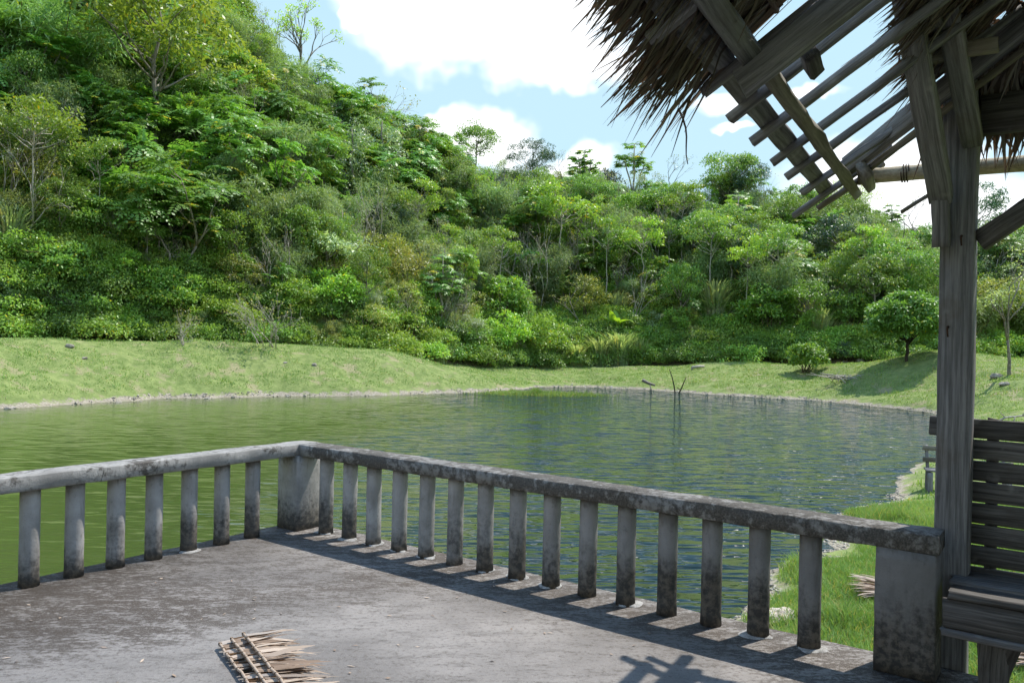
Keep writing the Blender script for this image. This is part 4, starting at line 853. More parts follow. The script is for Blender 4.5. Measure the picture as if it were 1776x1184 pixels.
for a_ in [
  # skyline
  ('open_tree', 522, 172, 185, L_), ('airy_tree', 436, 100, 97, (1, 1, 1)), ('dark_bush', 548, 178, 56, (1, 1, 1)), ('dense_tree', 736, 262, 70, (1.3, 1.3, 1.4), 1.2), ('leafy_tree', 822, 328, 117, (.9, .95, .9)),
  ('dense_tree', 922, 340, 102, (1.3, 1.35, 1.3)), ('airy_tree', 982, 330, 68, (1.0, .95, .9)), ('papaya_tree', 1012, 352, 95, D_), ('papaya_tree', 1098, 362, 117, (1, 1, 1)), ('dark_bush', 1052, 366, 68, (1.1, .9, .8)),
  ('airy_tree', 1180, 355, 102, (.9, .95, 1)), ('leafy_tree', 1262, 408, 153, (1, 1, 1), .9), ('dense_tree', 1292, 408, 131, (1.1, 1.1, 1.2), .8), ('bare_tree', 1316, 402, 109, (1, 1, 1)), ('dry_shrub', 668, 262, 97, (1, 1, 1)), ('bare_tree', 640, 215, 75, (1, 1, 1)),
  ('feathery_clump', 1470, 418, 117, (1.35, 1.3, 1.0)), ('feathery_clump', 1430, 420, 87, (1.2, 1.2, 1.0)), ('papaya_tree', 1352, 420, 92, (1.1, 1.1, 1)), ('papaya_tree', 1545, 432, 80, D_), ('airy_tree', 1600, 436, 102, (1, 1, 1)), ('dense_tree', 1692, 470, 158, (1.1, 1.3, 1.0), .7), ('leafy_tree', 1750, 486, 92, Y_),
  ('broadleaf_bush', 400, 90, 97, (1, 1, 1)), ('feathery_clump', 405, 62, 97, (1.2, 1.1, .9)), ('leafy_tree', 470, 160, 84, (1, 1, .9)),
  # upper left
  ('feathery_clump', 100, 240, 250, (1.0, 1.15, 1.0), 1.2), ('feathery_clump', 25, 215, 235, (.9, 1.1, .9), 1.1), ('feathery_clump', 195, 255, 165, (1.15, 1.2, 1.1)), ('leafy_tree', 262, 305, 360, (1.25, 1.05, .75), 1.05), ('olive_bush', 330, 150, 130, (1, 1, 1), 1.2), ('olive_bush', 400, 210, 120, (1.05, 1.1, .8), 1.3),
  ('slender_tree', 60, 440, 270, (1.2, 1.15, .8)), ('bare_tree', 12, 450, 240, (1, 1, 1)), ('dark_bush', 205, 268, 92, (1.2, 1.3, 1.2), 1.3), ('dark_bush', 285, 300, 70, (1.2, 1.3, 1.1), 1.4), ('frond_tree', 440, 318, 136, D_), ('broadleaf_bush', 150, 345, 72, (1.1, 1.2, .9), 1.3),
  ('frond_tree', 200, 345, 84, (1.1, 1.2, 1)), ('pale_bush', 378, 375, 84, (1.1, 1.15, .8), 1.2), ('frond_tree', 245, 445, 118, (1.15, 1.25, 1.1), 1.1), ('frond_tree', 345, 470, 140, (1.1, 1.2, .9), 1.1), ('frond_tree', 425, 462, 112, (1.1, 1.2, .9), 1.1), ('broadleaf_bush', 150, 430, 96, (1.2, 1.25, 1.3), 1.2),
  ('pale_bush', 560, 500, 112, (1.15, 1.2, 1.05), 1.4), ('bright_bush', 520, 470, 70, (.9, 1, 1)), ('bright_bush', 580, 560, 92, (.95, 1, .9), 1.3), ('olive_bush', 655, 500, 96, (1.1, 1.15, .9), 1.1), ('olive_bush', 705, 540, 100, (1.05, 1.0, .9), 1.1), ('climber_tree', 610, 410, 210, (.75, .85, .8), 1.0, 0), ('climber_tree', 668, 390, 200, (.85, .9, .9), 1.1, 0),
  ('dry_shrub', 700, 345, 120, (1, 1, 1)), ('dry_shrub', 690, 420, 96, (1, 1, 1), 1.2), ('dry_shrub', 35, 330, 130, (1, 1, 1)), ('olive_bush', 45, 380, 110, (1.2, 1.2, .9), 1.1), ('broadleaf_bush', 100, 515, 92, (1.1, 1.2, 1.2), 1.3), ('bright_bush', 215, 520, 84, (.95, 1.05, 1), 1.3), ('frond_tree', 60, 545, 80, (1, 1.1, 1)),
  ('broadleaf_bush', 300, 560, 92, (1.1, 1.2, 1.1), 1.1), ('frond_tree', 445, 548, 92, (1, 1.05, .9)), ('broadleaf_bush', 500, 570, 84, (1, 1.05, .8), 1.1), ('dry_shrub', 470, 600, 92, (1, 1, 1)), ('dry_shrub', 320, 600, 62, (1, 1, 1)), ('olive_bush', 640, 600, 74, (1, 1, 1), 1.3), ('dark_bush', 15, 560, 70, (1.6, 1.7, 1.3)), ('bright_bush', 400, 340, 80, (.7, .8, .8), 1.2), ('leafy_tree', 540, 340, 130, (.95, 1, .8)),
  ('leafy_tree', 590, 250, 100, (1.1, 1.05, .9), 1.1), ('broadleaf_bush', 490, 260, 76, (1.1, 1.1, .7), 1.3),
  # centre
  ('bright_bush', 905, 400, 84, (1.15, 1.1, .9), 1.1), ('bright_bush', 745, 335, 90, (1.05, 1, .9)), ('bright_bush', 830, 400, 84, (.95, 1, 1), 1.1), ('tall_grass', 930, 430, 42, L_, 1.6), ('tall_grass', 880, 415, 44, L_, 1.6), ('tall_grass', 960, 450, 40, L_, 1.6), ('tall_grass', 900, 455, 36, (1, 1, 1), 1.6), ('dry_shrub', 880, 440, 90, (1, 1, 1)),
  ('climber_tree', 806, 520, 140, (.45, .6, .5), .8, 1), ('dark_bush', 758, 440, 60, (1, 1.2, 1.2)), ('slender_tree', 973, 545, 225, (1, 1, .9), 1.15), ('bare_tree', 1020, 500, 130, (1, 1, 1)), ('slender_tree', 1183, 480, 160, (.9, .95, .8), 1.0), ('slender_tree', 1162, 510, 130, (1.05, 1, .8), .9), ('slender_tree', 1268, 545, 170, (1, 1, .9), 1.1), ('slender_tree', 1310, 520, 150, (.95, 1, .8)),
  ('leafy_tree', 1090, 440, 110, (1.1, 1.1, .8), 1.1), ('leafy_tree', 1150, 430, 110, (.9, 1, .9), 1.1), ('frond_tree', 1200, 440, 96, D_, 1.1), ('frond_tree', 1330, 500, 140, (1.1, 1.1, .8), 1.0), ('frond_tree', 1380, 460, 110, (1.1, 1.1, .8), 1.1), ('olive_bush', 740, 520, 92, (1, 1, 1), 1.2), ('olive_bush', 860, 520, 84, (1, 1.1, .8), 1.2), ('olive_bush', 800, 470, 70, (1, 1, 1), 1.2), ('dry_shrub', 905, 500, 92, (1, 1, 1), 1.2), ('dry_shrub', 770, 580, 84, (1, 1, 1)),
  ('pale_bush', 806, 616, 70, (1.1, 1.15, 1.15)), ('bright_bush', 880, 628, 84, (1, 1.05, .9), 1.05), ('bright_bush', 945, 634, 84, (.95, 1, .9)), ('broadleaf_bush', 868, 575, 92, (1, 1.05, .8), 1.2), ('airy_tree', 1012, 585, 110, (1.2, 1.05, .7)), ('olive_bush', 1015, 570, 84, (1.1, 1.05, .8)), ('banana_plant', 1066, 592, 56, (1, 1, 1)), ('tall_grass', 1040, 632, 52, (.95, 1, .95), 1.3), ('tall_grass', 1075, 632, 60, (.95, 1, .95), 1.3), ('tall_grass', 1110, 630, 48, (.95, 1, .95), 1.3), ('tall_grass', 1000, 634, 40, (1.1, 1.1, 1)),
  ('bright_bush', 1140, 565, 70, (1, 1, 1)), ('broadleaf_bush', 1175, 592, 56, (1.1, 1.2, .9)), ('tall_grass', 1240, 555, 74, (1, 1, 1), 1.2), ('broadleaf_bush', 1330, 590, 92, (.95, 1, .8), 1.2), ('leafy_tree', 1395, 600, 112, (.9, 1, .8)), ('dry_shrub', 1255, 595, 70, (1, 1, 1)), ('bright_bush', 1240, 480, 70, (1, 1, .9), 1.2), ('leafy_tree', 1080, 530, 130, (.8, .9, .8)),
  ('slender_tree', 1225, 570, 195, (1, 1, .9), .9), ('slender_tree', 1292, 585, 175, (1.1, 1.05, .8), .9), ('slender_tree', 1352, 590, 200, (1, 1.05, .8), .9), ('slender_tree', 1112, 560, 180, (1.1, 1.1, .9), .9), ('slender_tree', 1052, 545, 170, (1, 1, .8), .9), ('slender_tree', 1500, 560, 165, (1.1, 1.1, .8), .9),
  ('slender_tree', 862, 565, 170, (1.1, 1.1, .8), .9), ('slender_tree', 722, 490, 175, (1, 1, .9), .9), ('slender_tree', 562, 410, 180, (1.1, 1.1, .9), .9), ('slender_tree', 330, 335, 165, (1.1, 1.1, .8), .9), ('slender_tree', 172, 430, 190, (1.1, 1.1, .9), .9), ('bare_tree', 935, 560, 170, (1, 1, 1)), ('bare_tree', 1140, 470, 130, (1, 1, 1)), ('bare_tree', 480, 540, 150, (1, 1, 1)), ('bare_tree', 640, 470, 150, (1, 1, 1)),
  # right
  ('fan_palm', 1424, 492, 88, (1.4, 1.4, 1.4)), ('frond_tree', 1490, 520, 130, (1, 1.1, .8), 1.0), ('frond_tree', 1560, 510, 110, (1, 1.1, .8), 1.1), ('frond_tree', 1440, 560, 100, (.9, 1, .8)), ('broadleaf_bush', 1470, 590, 84, (.9, 1, .8)), ('feathery_clump', 1585, 585, 92, (1, 1, .8)), ('leafy_tree', 1640, 520, 120, (1, 1, .8)), ('feathery_clump', 1700, 610, 130, (1.1, 1.1, .8)), ('olive_bush', 1740, 590, 110, (1, 1, .9), 1.1), ('airy_tree', 1752, 650, 215, (1.1, 1.05, .7)), ('frond_tree', 1720, 540, 92, (1, 1, .8)), ('feathery_clump', 1790, 620, 150, (1.1, 1.1, .8)),
]:
    kind, px, py, hp = a_[:4]; plant(kind, px, py, hp, *a_[4:5], wide=a_[5] if len(a_) > 5 else 1.0, var=a_[6] if len(a_) > 6 else None)
plant('round_tree', 1572, 627, 117, (.75, .78, .7), label='round-crowned glossy tree casting its shadow down the bank, left of the wooden post')
plant('round_bush', 1397, 646, 50, (.65, .75, .7), label='round glossy bush standing alone on the grass of the far bank')
# labels that single each plant out
def col_of(px):
    for lim, tx in ((130, 'at the far left edge'), (260, 'above the leftmost balusters'), (390, 'above the right-hand left-rail balusters'), (480, 'just left of the balustrade corner'), (560, 'above the balustrade corner'), (650, 'above the middle of the grass bank'),
                    (760, 'above the right of the grass bank'), (860, 'above the bank\'s sinking end'), (960, 'above the green water weed'), (1060, 'above the far tip of the pond'), (1150, 'above the floating log'), (1230, 'above the dead sticks'),
                    (1330, 'left of the round lone bush'), (1420, 'above the round lone bush'), (1520, 'right of the round lone bush'), (1640, 'behind the round-crowned tree')):
        if px < lim: return tx
    return 'right of the hut post'
def row_of(px, py):
    top = np.interp(px, [h[0] for h in _HP], [max(h[4], 0) for h in _HP]); q = (625 - py) / (625 - top)
    return 'at the foot of the slope' if q < .13 else 'low on the slope' if q < .38 else 'halfway up the slope' if q < .63 else 'high on the slope' if q < .88 else 'on the skyline'
def sizew(h): return 'small' if h < 60 else 'tall' if h > 150 else ''
from collections import defaultdict
dd_ = defaultdict(list)
for rec in PLANTS:
    o, kind, px, py, hp, lab, g = rec
    dd_[lab or ' '.join(f'{sizew(hp)} {LOOK[kind][0]} {row_of(px, py)} {col_of(px)}'.split())].append(rec)
for lab, recs in dd_.items():
    recs.sort(key=lambda r: r[2])
    for i, r in enumerate(recs):
        pre = '' if len(recs) == 1 else ('left-hand ' if i == 0 else 'right-hand ' if i == len(recs) - 1 else 'middle ')
        r[0]['label'] = pre + lab; r[0]['group'] = 'wild plants of the pond hillside'

# the thicket between them: one mass of undergrowth
FILL = [('broadleaf_bush', 4), ('bright_bush', 4), ('olive_bush', 5.5), ('pale_bush', 3.5), ('dark_bush', 1.0), ('dry_shrub', 5), ('tall_grass', 2), ('frond_tree', 1.4), ('feathery_clump', 3), ('leafy_tree', 3), ('climber_tree', 2.2), ('slender_tree', 2), ('airy_tree', 1.6), ('bare_tree', 1.2), ('dense_tree', .4), ('papaya_tree', .5), ('creeper', 5)]
pcol = bpy.data.collections.new('thicket_sources'); srcs = []
for kind, wt in FILL:
    for k, (cr, tk, h) in enumerate(PROTO[kind]):
        # join crown and trunk into one source mesh
        me = bpy.data.meshes.new('thicket_' + kind); nv1, nv2 = len(cr.vertices), len(tk.vertices)
        co = np.zeros((nv1 + nv2) * 3, np.float32); cr.vertices.foreach_get('co', co[:nv1 * 3]); tk.vertices.foreach_get('co', co[nv1 * 3:])
        l1, l2 = np.zeros(len(cr.loops), np.int32), np.zeros(len(tk.loops), np.int32); cr.loops.foreach_get('vertex_index', l1); tk.loops.foreach_get('vertex_index', l2)
        s1, s2 = np.zeros(len(cr.polygons), np.int32), np.zeros(len(tk.polygons), np.int32); cr.polygons.foreach_get('loop_start', s1); tk.polygons.foreach_get('loop_start', s2)
        t1, t2 = np.zeros(nv1 * 3, np.float32), np.zeros(nv2 * 3, np.float32); cr.attributes['tint'].data.foreach_get('vector', t1); tk.attributes['tint'].data.foreach_get('vector', t2)
        me.vertices.add(nv1 + nv2); me.vertices.foreach_set('co', co); me.loops.add(len(l1) + len(l2)); me.loops.foreach_set('vertex_index', np.concatenate([l1, l2 + nv1]))
        me.polygons.add(len(s1) + len(s2)); me.polygons.foreach_set('loop_start', np.concatenate([s1, s2 + len(l1)])); me.polygons.foreach_set('material_index', np.concatenate([np.zeros(len(s1), np.int32), np.ones(len(s2), np.int32)]))
        me.update(calc_edges=True); a_ = me.attributes.new('tint', 'FLOAT_VECTOR', 'POINT'); a_.data.foreach_set('vector', np.concatenate([t1, t2]))
        me.materials.append(cr.materials[0]); me.materials.append(tk.materials[0])
        ob = bpy.data.objects.new('thicket_%02d' % len(srcs), me); pcol.objects.link(ob); srcs.append((kind, wt / len(PROTO[kind]), h))
rng = np.random.default_rng(77); pts = []; wts = np.array([q[1] for q in srcs]); wts /= wts.sum()
N = 9000; azs = rng.uniform(az_of(-260), az_of(2050), N); q = np.where(rng.random(N) < .2, rng.random(N) * .25, rng.random(N))
rfv = np.interp(azs, _az, _rf); rrv = np.interp(azs, _az, _rr); rad_ = rfv + .3 + (rrv - rfv + 5) * q ** .9
X_ = rad_ * np.sin(azs); Yv = rad_ * np.cos(azs); Z_ = terr(X_, Yv); Sv = (rad_ - rfv) / (rrv - rfv)
patch = vnoise(X_ * .16, Yv * .16, 21)
keep = (patch > -.4) | (rng.random(N) < .4); idx_ = rng.choice(len(srcs), N, p=wts)
# kinds gather in drifts
dr = vnoise(X_ * .09 + 9, Yv * .09, 22); kinds = np.array([k[0] for k in srcs])
for lo, hi, fav in ((-.5, -.25, 'frond_tree'), (-.2, -.08, 'bright_bush'), (.1, .22, 'olive_bush'), (.22, .5, 'pale_bush'), (-.08, -.02, 'tall_grass')):
    sel = (dr > lo) & (dr < hi) & (rng.random(N) < .35); ch = np.where(kinds == fav)[0]; idx_[sel] = rng.choice(ch, sel.sum())
foot = (Sv < .3) & (rng.random(N) < .5); idx_[foot] = rng.choice(np.where(kinds == 'creeper')[0], foot.sum())
for rec in PLANTS:      # lower growth in front of trunks and plants that stand clear
    if rec[1] in ('slender_tree', 'bare_tree', 'fan_palm', 'banana_plant', 'open_tree', 'papaya_tree', 'airy_tree') or rec[2:4] == (262, 305):
        rg = math.hypot(rec[6][0], rec[6][1]); ag = math.atan2(rec[6][0], rec[6][1]); near_ = (np.abs(azs - ag) * rg < 1.0) & (rad_ > rg - 7.5) & (rad_ < rg + .2)
        idx_[near_] = rng.choice(np.where(kinds == 'creeper')[0], near_.sum())
hs = np.array([k[2] for k in srcs])[idx_]; big_ = np.isin(kinds[idx_], ['leafy_tree', 'climber_tree', 'slender_tree', 'feathery_clump', 'frond_tree', 'airy_tree', 'bare_tree', 'dense_tree', 'papaya_tree'])
want = np.where(big_, rng.uniform(3.0, 7.5, N), rng.uniform(1.1, 3.2, N)); want = np.where(kinds[idx_] == 'creeper', rng.uniform(.6, 1.3, N), want); want = np.where(Sv < .07, np.minimum(want, rng.uniform(.6, 2.2, N)), want); want = np.where(Sv > .8, np.minimum(want, rng.uniform(1.0, 3.0, N)), want)
scl = want / hs; wide = rng.uniform(.7, 1.1, N)
tm = bpy.data.meshes.new('hillside_thicket'); P_ = np.column_stack([X_, Yv, Z_ - .1])[keep]
tm.vertices.add(len(P_)); tm.vertices.foreach_set('co', P_.astype(np.float32).ravel())
for nm, typ, key, val in (('idx', 'INT', 'value', idx_[keep].astype(np.int32)), ('rot', 'FLOAT_VECTOR', 'vector', np.column_stack([rng.normal(size=N) * .1, rng.normal(size=N) * .1, rng.random(N) * 6.28])[keep].astype(np.float32).ravel()),
                          ('scl', 'FLOAT_VECTOR', 'vector', np.column_stack([scl * wide, scl * wide, scl])[keep].astype(np.float32).ravel())):
    a_ = tm.attributes.new(nm, typ, 'POINT'); a_.data.foreach_set(key, val)
thk = put('hillside_thicket', tm, kind='stuff', label='tangled green undergrowth and scrub covering the hillside beyond the pond', category='thicket')
ng = bpy.data.node_groups.new('scatter_thicket', 'GeometryNodeTree')
ng.interface.new_socket('Geometry', in_out='INPUT', socket_type='NodeSocketGeometry'); ng.interface.new_socket('Geometry', in_out='OUTPUT', socket_type='NodeSocketGeometry')
gi = ng.nodes.new('NodeGroupInput'); go = ng.nodes.new('NodeGroupOutput'); iop = ng.nodes.new('GeometryNodeInstanceOnPoints'); ci = ng.nodes.new('GeometryNodeCollectionInfo')
ci.inputs['Collection'].default_value = pcol; ci.inputs['Separate Children'].default_value = True; ci.inputs['Reset Children'].default_value = True; iop.inputs['Pick Instance'].default_value = True
def nattr(name, dt):
    n_ = ng.nodes.new('GeometryNodeInputNamedAttribute'); n_.data_type = dt; n_.inputs['Name'].default_value = name; return n_.outputs['Attribute']
ng.links.new(gi.outputs[0], iop.inputs['Points']); ng.links.new(ci.outputs[0], iop.inputs['Instance']); ng.links.new(nattr('idx', 'INT'), iop.inputs['Instance Index'])
ng.links.new(nattr('rot', 'FLOAT_VECTOR'), iop.inputs['Rotation']); ng.links.new(nattr('scl', 'FLOAT_VECTOR'), iop.inputs['Scale']); ng.links.new(iop.outputs[0], go.inputs[0])
mod = thk.modifiers.new('scatter', 'NODES'); mod.node_group = ng

# ------------------------------------------------------------------ grass
def blades(name, X, Yb, L, Wd, seed, mat, label, lean=.45, z=None):
    rng = np.random.default_rng(seed); n = len(X); Zb = terr(X, Yb) if z is None else z; th = rng.random(n) * 6.28
    L = L * (1 + 2.2 * np.clip(vnoise(X * 1.3, Yb * 1.3, 35) + .6 * vnoise(X * 3.7, Yb * 3.7, 36) - .18, 0, 1) * 2)
    c = np.column_stack([X, Yb, Zb - .01]); sdv = np.column_stack([np.cos(th), np.sin(th), np.zeros(n)]); ln = rng.normal(size=(n, 2)) * lean
    tip = c + np.column_stack([ln[:, 0] * L, ln[:, 1] * L, L]); mid = c + np.column_stack([ln[:, 0] * L * .3, ln[:, 1] * L * .3, L * .6])
    v = np.stack([c - sdv * (Wd / 2)[:, None], c + sdv * (Wd / 2)[:, None], mid + sdv * (Wd / 2.4)[:, None], tip, mid - sdv * (Wd / 2.4)[:, None]], 1)
    i = np.arange(n)[:, None] * 5; mb = MB()
    pt = .6 * vnoise(X * .22, Yb * .22, 34) + vnoise(X * .8, Yb * .8, 31) + .5 * vnoise(X * 2.3, Yb * 2.3, 32)
    t = np.column_stack([np.clip(.5 + pt * .7 + rng.normal(size=n) * .22, 0, 1), np.clip(rng.random(n) + .12 * vnoise(X * .35, Yb * .35, 33), 0, 1), np.zeros(n)])
    mb.add(v.reshape(-1, 3), f4=i + np.array([[0, 1, 2, 4]]), f3=i + np.array([[4, 2, 3]]), tint=np.repeat(t, 5, 0))
    return put(name, mb.mesh(name, mat), kind='stuff', label=label, category='grass')
rng = np.random.default_rng(88)
def sample(n, x0, x1, y0, y1, dmin, dmax, cond=None):
    X = rng.uniform(x0, x1, n); Yb = rng.uniform(y0, y1, n); z, d, s = terr(X, Yb, True); k = (d > dmin + .25 * rng.random(n)) & (d < dmax) & (s < .02)
    if cond is not None: k &= cond(X, Yb)
    return X[k], Yb[k]
inview = lambda X, Yb: (X / np.maximum(Yb, .1) < .72) & (X / np.maximum(Yb, .1) > -.72)
X, Yb = sample(330000, 2.0, 10.0, 3.6, 15, .3, 9, lambda X, Y: inview(X, Y) & (rng.random(len(X)) < np.clip(11 / Y, .35, 1)))
blades('bank_grass', X, Yb, rng.uniform(.04, .12, len(X)), rng.uniform(.006, .012, len(X)), 1, LEAF['lawn'], 'short bright green grass of the near bank beside the terrace')
X, Yb = sample(230000, 5, 40, 14, 62, .35, 40, lambda X, Y: inview(X, Y) & (vnoise(X * .4, Y * .4, 53) + .6 * vnoise(X * 1.5, Y * 1.5, 54) < .12 + .26 * rng.random(len(X))))
blades('bank_grass', X, Yb, rng.uniform(.03, .09, len(X)), rng.uniform(.02, .04, len(X)), 2, LEAF['lawn'], 'mown green grass of the far right bank below the lakeside tree')
X, Yb = sample(230000, -34, 6, 28, 66, .5, 14, lambda X, Y: inview(X, Y) & (vnoise(X * .5, Y * .5, 51) + .6 * vnoise(X * 1.7, Y * 1.7, 52) < .04 + .26 * rng.random(len(X))))
blades('bank_grass', X, Yb, rng.uniform(.03, .085, len(X)), rng.uniform(.02, .04, len(X)), 3, LEAF['turf'], 'pale green turf of the long grass bank across the pond')
# water weed standing in the shallows
wx = rng.normal(1.6, 1.5, 9000); wy = rng.normal(47.6, .7, 9000); k = shore_d(wx, wy) < -.2; wx, wy = wx[k], wy[k]
blades('water_weed', wx, wy, rng.uniform(.05, .2, len(wx)), rng.uniform(.02, .04, len(wx)), 4, LEAF['lawn'], 'bright green weed patch standing in the shallows', z=np.full(len(wx), WATER_Z))

# ------------------------------------------------------------------ stones, sticks, driftwood
def rock_mesh(seed, mat, sub=1):
    import bmesh
    rng = np.random.default_rng(seed); bm = bmesh.new(); bmesh.ops.create_icosphere(bm, subdivisions=sub, radius=1.0)
    sc = np.array([1, .6 + .4 * rng.random(), .45 + .3 * rng.random()])
    for v in bm.verts: v.co = Vector(np.array(v.co) * sc * (1 + rng.normal() * .14))
    me = bpy.data.meshes.new('rock'); bm.to_mesh(me); bm.free(); me.materials.append(mat); return me
rocks = [rock_mesh(s, STONE, 2) for s in range(6)]
def scatter_gravel(name, X, Yb, S, seed, label):
    rng = np.random.default_rng(seed); n = len(X); z = terr(X, Yb); mb = MB()
    base = np.array([(1, 0, 0), (0, 1, 0), (-1, 0, 0), (0, -1, 0), (0, 0, 1), (0, 0, -1), ], float); f = np.array([(0, 1, 4), (1, 2, 4), (2, 3, 4), (3, 0, 4), (1, 0, 5), (2, 1, 5), (3, 2, 5), (0, 3, 5)])
    v = base[None] * (1 + rng.normal(size=(n, 6, 1)) * .25) * np.array([1, .8, .55]) + rng.normal(size=(n, 6, 3)) * .18; th = rng.random(n) * 6.28; c, s_ = np.cos(th), np.sin(th)
    v = np.stack([v[..., 0] * c[:, None] - v[..., 1] * s_[:, None], v[..., 0] * s_[:, None] + v[..., 1] * c[:, None], v[..., 2]], -1) * S[:, None, None] + np.column_stack([X, Yb, z])[:, None]
    mb.add(v.reshape(-1, 3), f3=(np.arange(n)[:, None, None] * 6 + f[None]).reshape(-1, 3)); return put(name, mb.mesh(name, GRAVELM), kind='stuff', label=label, category='gravel')
X = rng.uniform(-30, 24, 240000); Yb = rng.uniform(28, 60, 240000); d_ = terr(X, Yb, True)[1]; k = (d_ > -.06) & (d_ < .26 + .5 * vnoise(X * .3, Yb * .3, 61)) & inview(X, Yb); X, Yb = X[k][:7000], Yb[k][:7000]
scatter_gravel('shore_gravel', X, Yb, rng.uniform(.02, .07, len(X)) * (.4 + rng.random(len(X)) ** 2), 5, 'pale stony gravel strip along the far waterline')
X = rng.uniform(1.8, 9, 60000); Yb = rng.uniform(4, 18, 60000); d_ = terr(X, Yb, True)[1]; k = (d_ > -.1) & (d_ < .3 + .4 * vnoise(X * .8, Yb * .8, 62)) & inview(X, Yb); X, Yb = X[k][:9000], Yb[k][:9000]
scatter_gravel('shore_gravel', X, Yb, rng.uniform(.008, .035, len(X)) * (.5 + rng.random(len(X))), 6, 'fine gravel strip at the near waterline beside the terrace')
def rock(px, py, wpx, label, group=None, i=0, dz=.0):
    g = ground_at(px, py); r = wpx / F_PX * g[1] / 2
    o = put('rock', rocks[i % 6], None, Matrix.Translation(Vector(g + np.array([0, 0, r * .2 + dz]))) @ Matrix.Rotation(i * 1.3, 4, 'Z') @ Matrix.Scale(r, 4)); return tag(o, label, 'rock', group)
for i, (px, py, wp) in enumerate(((14, 712, 18), (60, 714, 16), (80, 712, 14), (205, 701, 15), (245, 699, 10), (360, 694, 12), (405, 690, 10), (500, 688, 10), (610, 689, 9), (720, 686, 9), (800, 685, 9))):
    rock(px, py, wp, 'pale waterline stone below the long grass bank, %s from the left' % ('first second third fourth fifth sixth seventh eighth ninth tenth last'.split()[i]), 'stones along the far waterline', i)
for px, py, wp, lb in ((147, 622, 10, 'small grey stone high on the left part of the long grass bank'), (545, 634, 10, 'white stone on the middle of the long grass bank'), (495, 630, 9, 'grey stone just left of the white one on the long grass bank'), (120, 602, 16, 'pale rock patch on the crest of the long grass bank'),
                       (1492, 628, 16, 'grey rock heap above the branch pile, right stone'), (1466, 629, 12, 'dark rock above the branch pile, left stone'), (1728, 655, 22, 'dark boulder at the foot of the thin airy tree beyond the bench'), (1742, 668, 18, 'dark boulder below the thin airy tree, nearest the pond'),
                       (1376, 960, 12, 'brown stone at the near waterline between the last balusters'), (1362, 982, 14, 'brown mossy stone beside the gravel near the last balusters'), (1492, 872, 34, 'flat tan rock at the water edge beyond the handrail end'), (1452, 955, 10, 'small white stone on the near grass left of the end pillar')):
    rock(px, py, wp, lb, None, int(px) % 6)
def sticks(name, label, cat, segs, mat, sides=5):
    mb = MB(); P0 = np.asarray(segs[0][0][0], float); rng = np.random.default_rng(int(abs(P0[0]) * 100))
    for pts_, r0, r1 in segs: tube(mb, [np.asarray(p, float) - P0 for p in pts_], np.linspace(r0, r1, len(pts_)), sides)
    return tag(put(name, mb.mesh(name, mat, True), None, Matrix.Translation(Vector(P0))), label, cat)
Yk = 52.0
sticks('dead_stick', 'crooked dead stick standing in the water by the far shore, left one of two', 'stick', [([at(1172, 690, Yk), at(1169, 668, Yk), at(1166, 655, Yk), at(1161, 640, Yk)], .05, .025)], BARK['dark'])
sticks('dead_stick', 'forked dead stick leaning from the water by the far shore, right one of two', 'stick', [([at(1174, 688, Yk - .3), at(1181, 675, Yk - .3), at(1186, 663, Yk - .3), at(1190, 654, Yk - .3)], .055, .025), ([at(1180, 676, Yk - .3), at(1174, 672, Yk - .3)], .03, .02)], BARK['dark'])
sticks('driftwood_log', 'dark log propped out of the water at the far shore', 'log', [([at(1114, 659, 54), at(1124, 664, 54), at(1136, 668, 54)], .13, .08), ([at(1127, 665, 54), at(1131, 681, 53.6)], .05, .03)], BARK['grey'])
g = ground_at(1210, 640); sticks('fallen_log', 'pale fallen log lying on the grass of the far bank', 'log', [([g + np.array([-.45, 0, .1]), g + np.array([.1, 0, .2]), g + np.array([.5, .1, .22])], .12, .09), ([g + np.array([-.4, 0, .1]), g + np.array([-.42, 0, -.1])], .09, .07)], BARK['pale'])
g = ground_at(1466, 660); rb = np.random.default_rng(9); segs = []
for i in range(34):
    c = g + np.array([rb.normal() * .75, rb.normal() * .4, .1 + .25 * rb.random()]); dv = np.array([rb.normal(), rb.normal() * .5, .25 * rb.normal() + .12]) * .55; segs.append(([c - dv, c + rb.normal(size=3) * .05, c + dv], .035, .015))
sticks('branch_pile', 'heap of pale dead branches on the far bank below the round-crowned tree', 'branch pile', segs, BARK['pale'], 4)
g = ground_at(1752, 735); segs = [([g + np.array([-.6, 0, 0.02]), g + np.array([-.2, 0, .25]), g + np.array([.5, .1, .32]), g + np.array([1.4, .1, .3])], .05, .03), ([g + np.array([-.2, 0, .25]), g + np.array([-.4, 0, .45])], .03, .012), ([g + np.array([.2, 0, .28]), g + np.array([.1, 0, .02])], .025, .015), ([g + np.array([.5, .1, .3]), g + np.array([.9, 0, .75])], .03, .01)]
sticks('fallen_branch', 'pale fallen branch on the grass just above the bench backrest', 'branch', segs, BARK['pale'])
g = ground_at(760, 686)
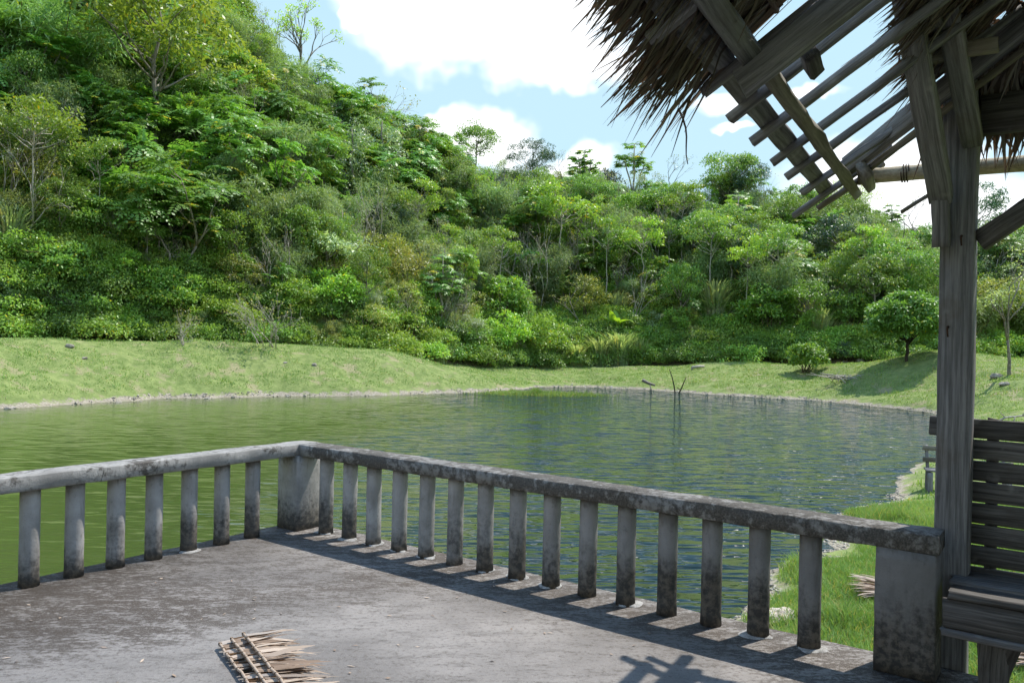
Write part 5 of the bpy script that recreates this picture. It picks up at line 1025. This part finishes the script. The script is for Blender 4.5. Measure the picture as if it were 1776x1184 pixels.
# soft crumpled sack on the gravel
g = ground_at(1352, 1072); mb = MB(); nn = 22; u_, v_ = np.meshgrid(np.linspace(-1, 1, nn), np.linspace(-1, 1, nn)); rr = np.hypot(u_, v_)
zz = .07 * np.clip(1 - rr ** 2, 0, 1) + .05 * np.abs(vnoise(u_ * 4 + 9, v_ * 2.2 + 5, 41)) * 1.6 * np.clip(1.2 - rr, 0, 1); ed = 1 + .25 * vnoise(np.arctan2(v_, u_) * 2 + 8, rr * 2 + 3, 42)
xx = u_ * .24 * ed; yy = v_ * .17 * ed; zt = terr(g[0] + xx, g[1] + yy) + .012 + zz
i0, j0 = np.meshgrid(np.arange(nn - 1), np.arange(nn - 1)); b0 = (j0 * nn + i0).ravel(); mb.add(np.stack([xx, yy, zt - g[2]], -1).reshape(-1, 3), f4=np.stack([b0, b0 + 1, b0 + nn + 1, b0 + nn], -1))
tag(put('sack', mb.mesh('sack', CLOTH, True), None, Matrix.Translation(Vector(g))), 'crumpled tan sack lying on the gravel between the last two balusters', 'sack')
# far garden bench by the water
gb = ground_at(1603, 846); fb = thing('garden_bench', gb, 'small grey wooden bench on the grass by the water, half hidden behind the hut post', 'bench')
ex = norm(np.array([.93, -.36, 0])); ey = np.array([-ex[1], ex[0], 0])
def fbp(a, b, z): return gb + ex * a + ey * b + np.array([0, 0, z])
for a0 in (.06, 1.5):
    beam('leg', fbp(a0, -.1, -.1), fbp(a0, -.1, .42), .13, .12, WOOD, fb, up=tuple(ey), n=4, taper=.8); beam('back_post', fbp(a0, .02, .38), fbp(a0 - .02, .16, .92), .06, .06, WOOD, fb, up=tuple(ex), n=4)
    beam('leg', fbp(a0, -.42, -.1), fbp(a0, -.42, .4), .1, .1, WOOD, fb, up=tuple(ey), n=4)
for zq, bq in ((.86, .1), (.62, .03)): beam('back_slat', fbp(-.04, bq - .02, zq), fbp(1.65, bq - .02, zq), .03, .1, WOOD_L, fb, n=6)
for bq in (-.08, -.24, -.4): beam('seat_slat', fbp(-.02, bq, .44), fbp(1.62, bq, .44), .13, .035, WOOD, fb, n=6)

# dry leaf scraps blown over the terrace
rng = np.random.default_rng(99); n = 130; tq = rng.uniform(.2, 4.2, n); sq = -rng.uniform(.15, 3.6, n) ** 1.0; mb = MB()
P = np.array([G(a_, b_, .006) for a_, b_ in zip(tq, sq)]); th = rng.random(n) * 6.28
leaves(mb, P, np.column_stack([np.cos(th), np.sin(th), .12 * rng.random(n)]), np.array([0, 0, 1.]) + rng.normal(size=(n, 3)) * .25, rng.uniform(.012, .045, n), rng.uniform(.006, .018, n), rng)
put('leaf_litter', mb.mesh('leaf_litter', THATCH_P), kind='stuff', label='tiny dry leaf scraps blown over the terrace floor', category='leaf litter')
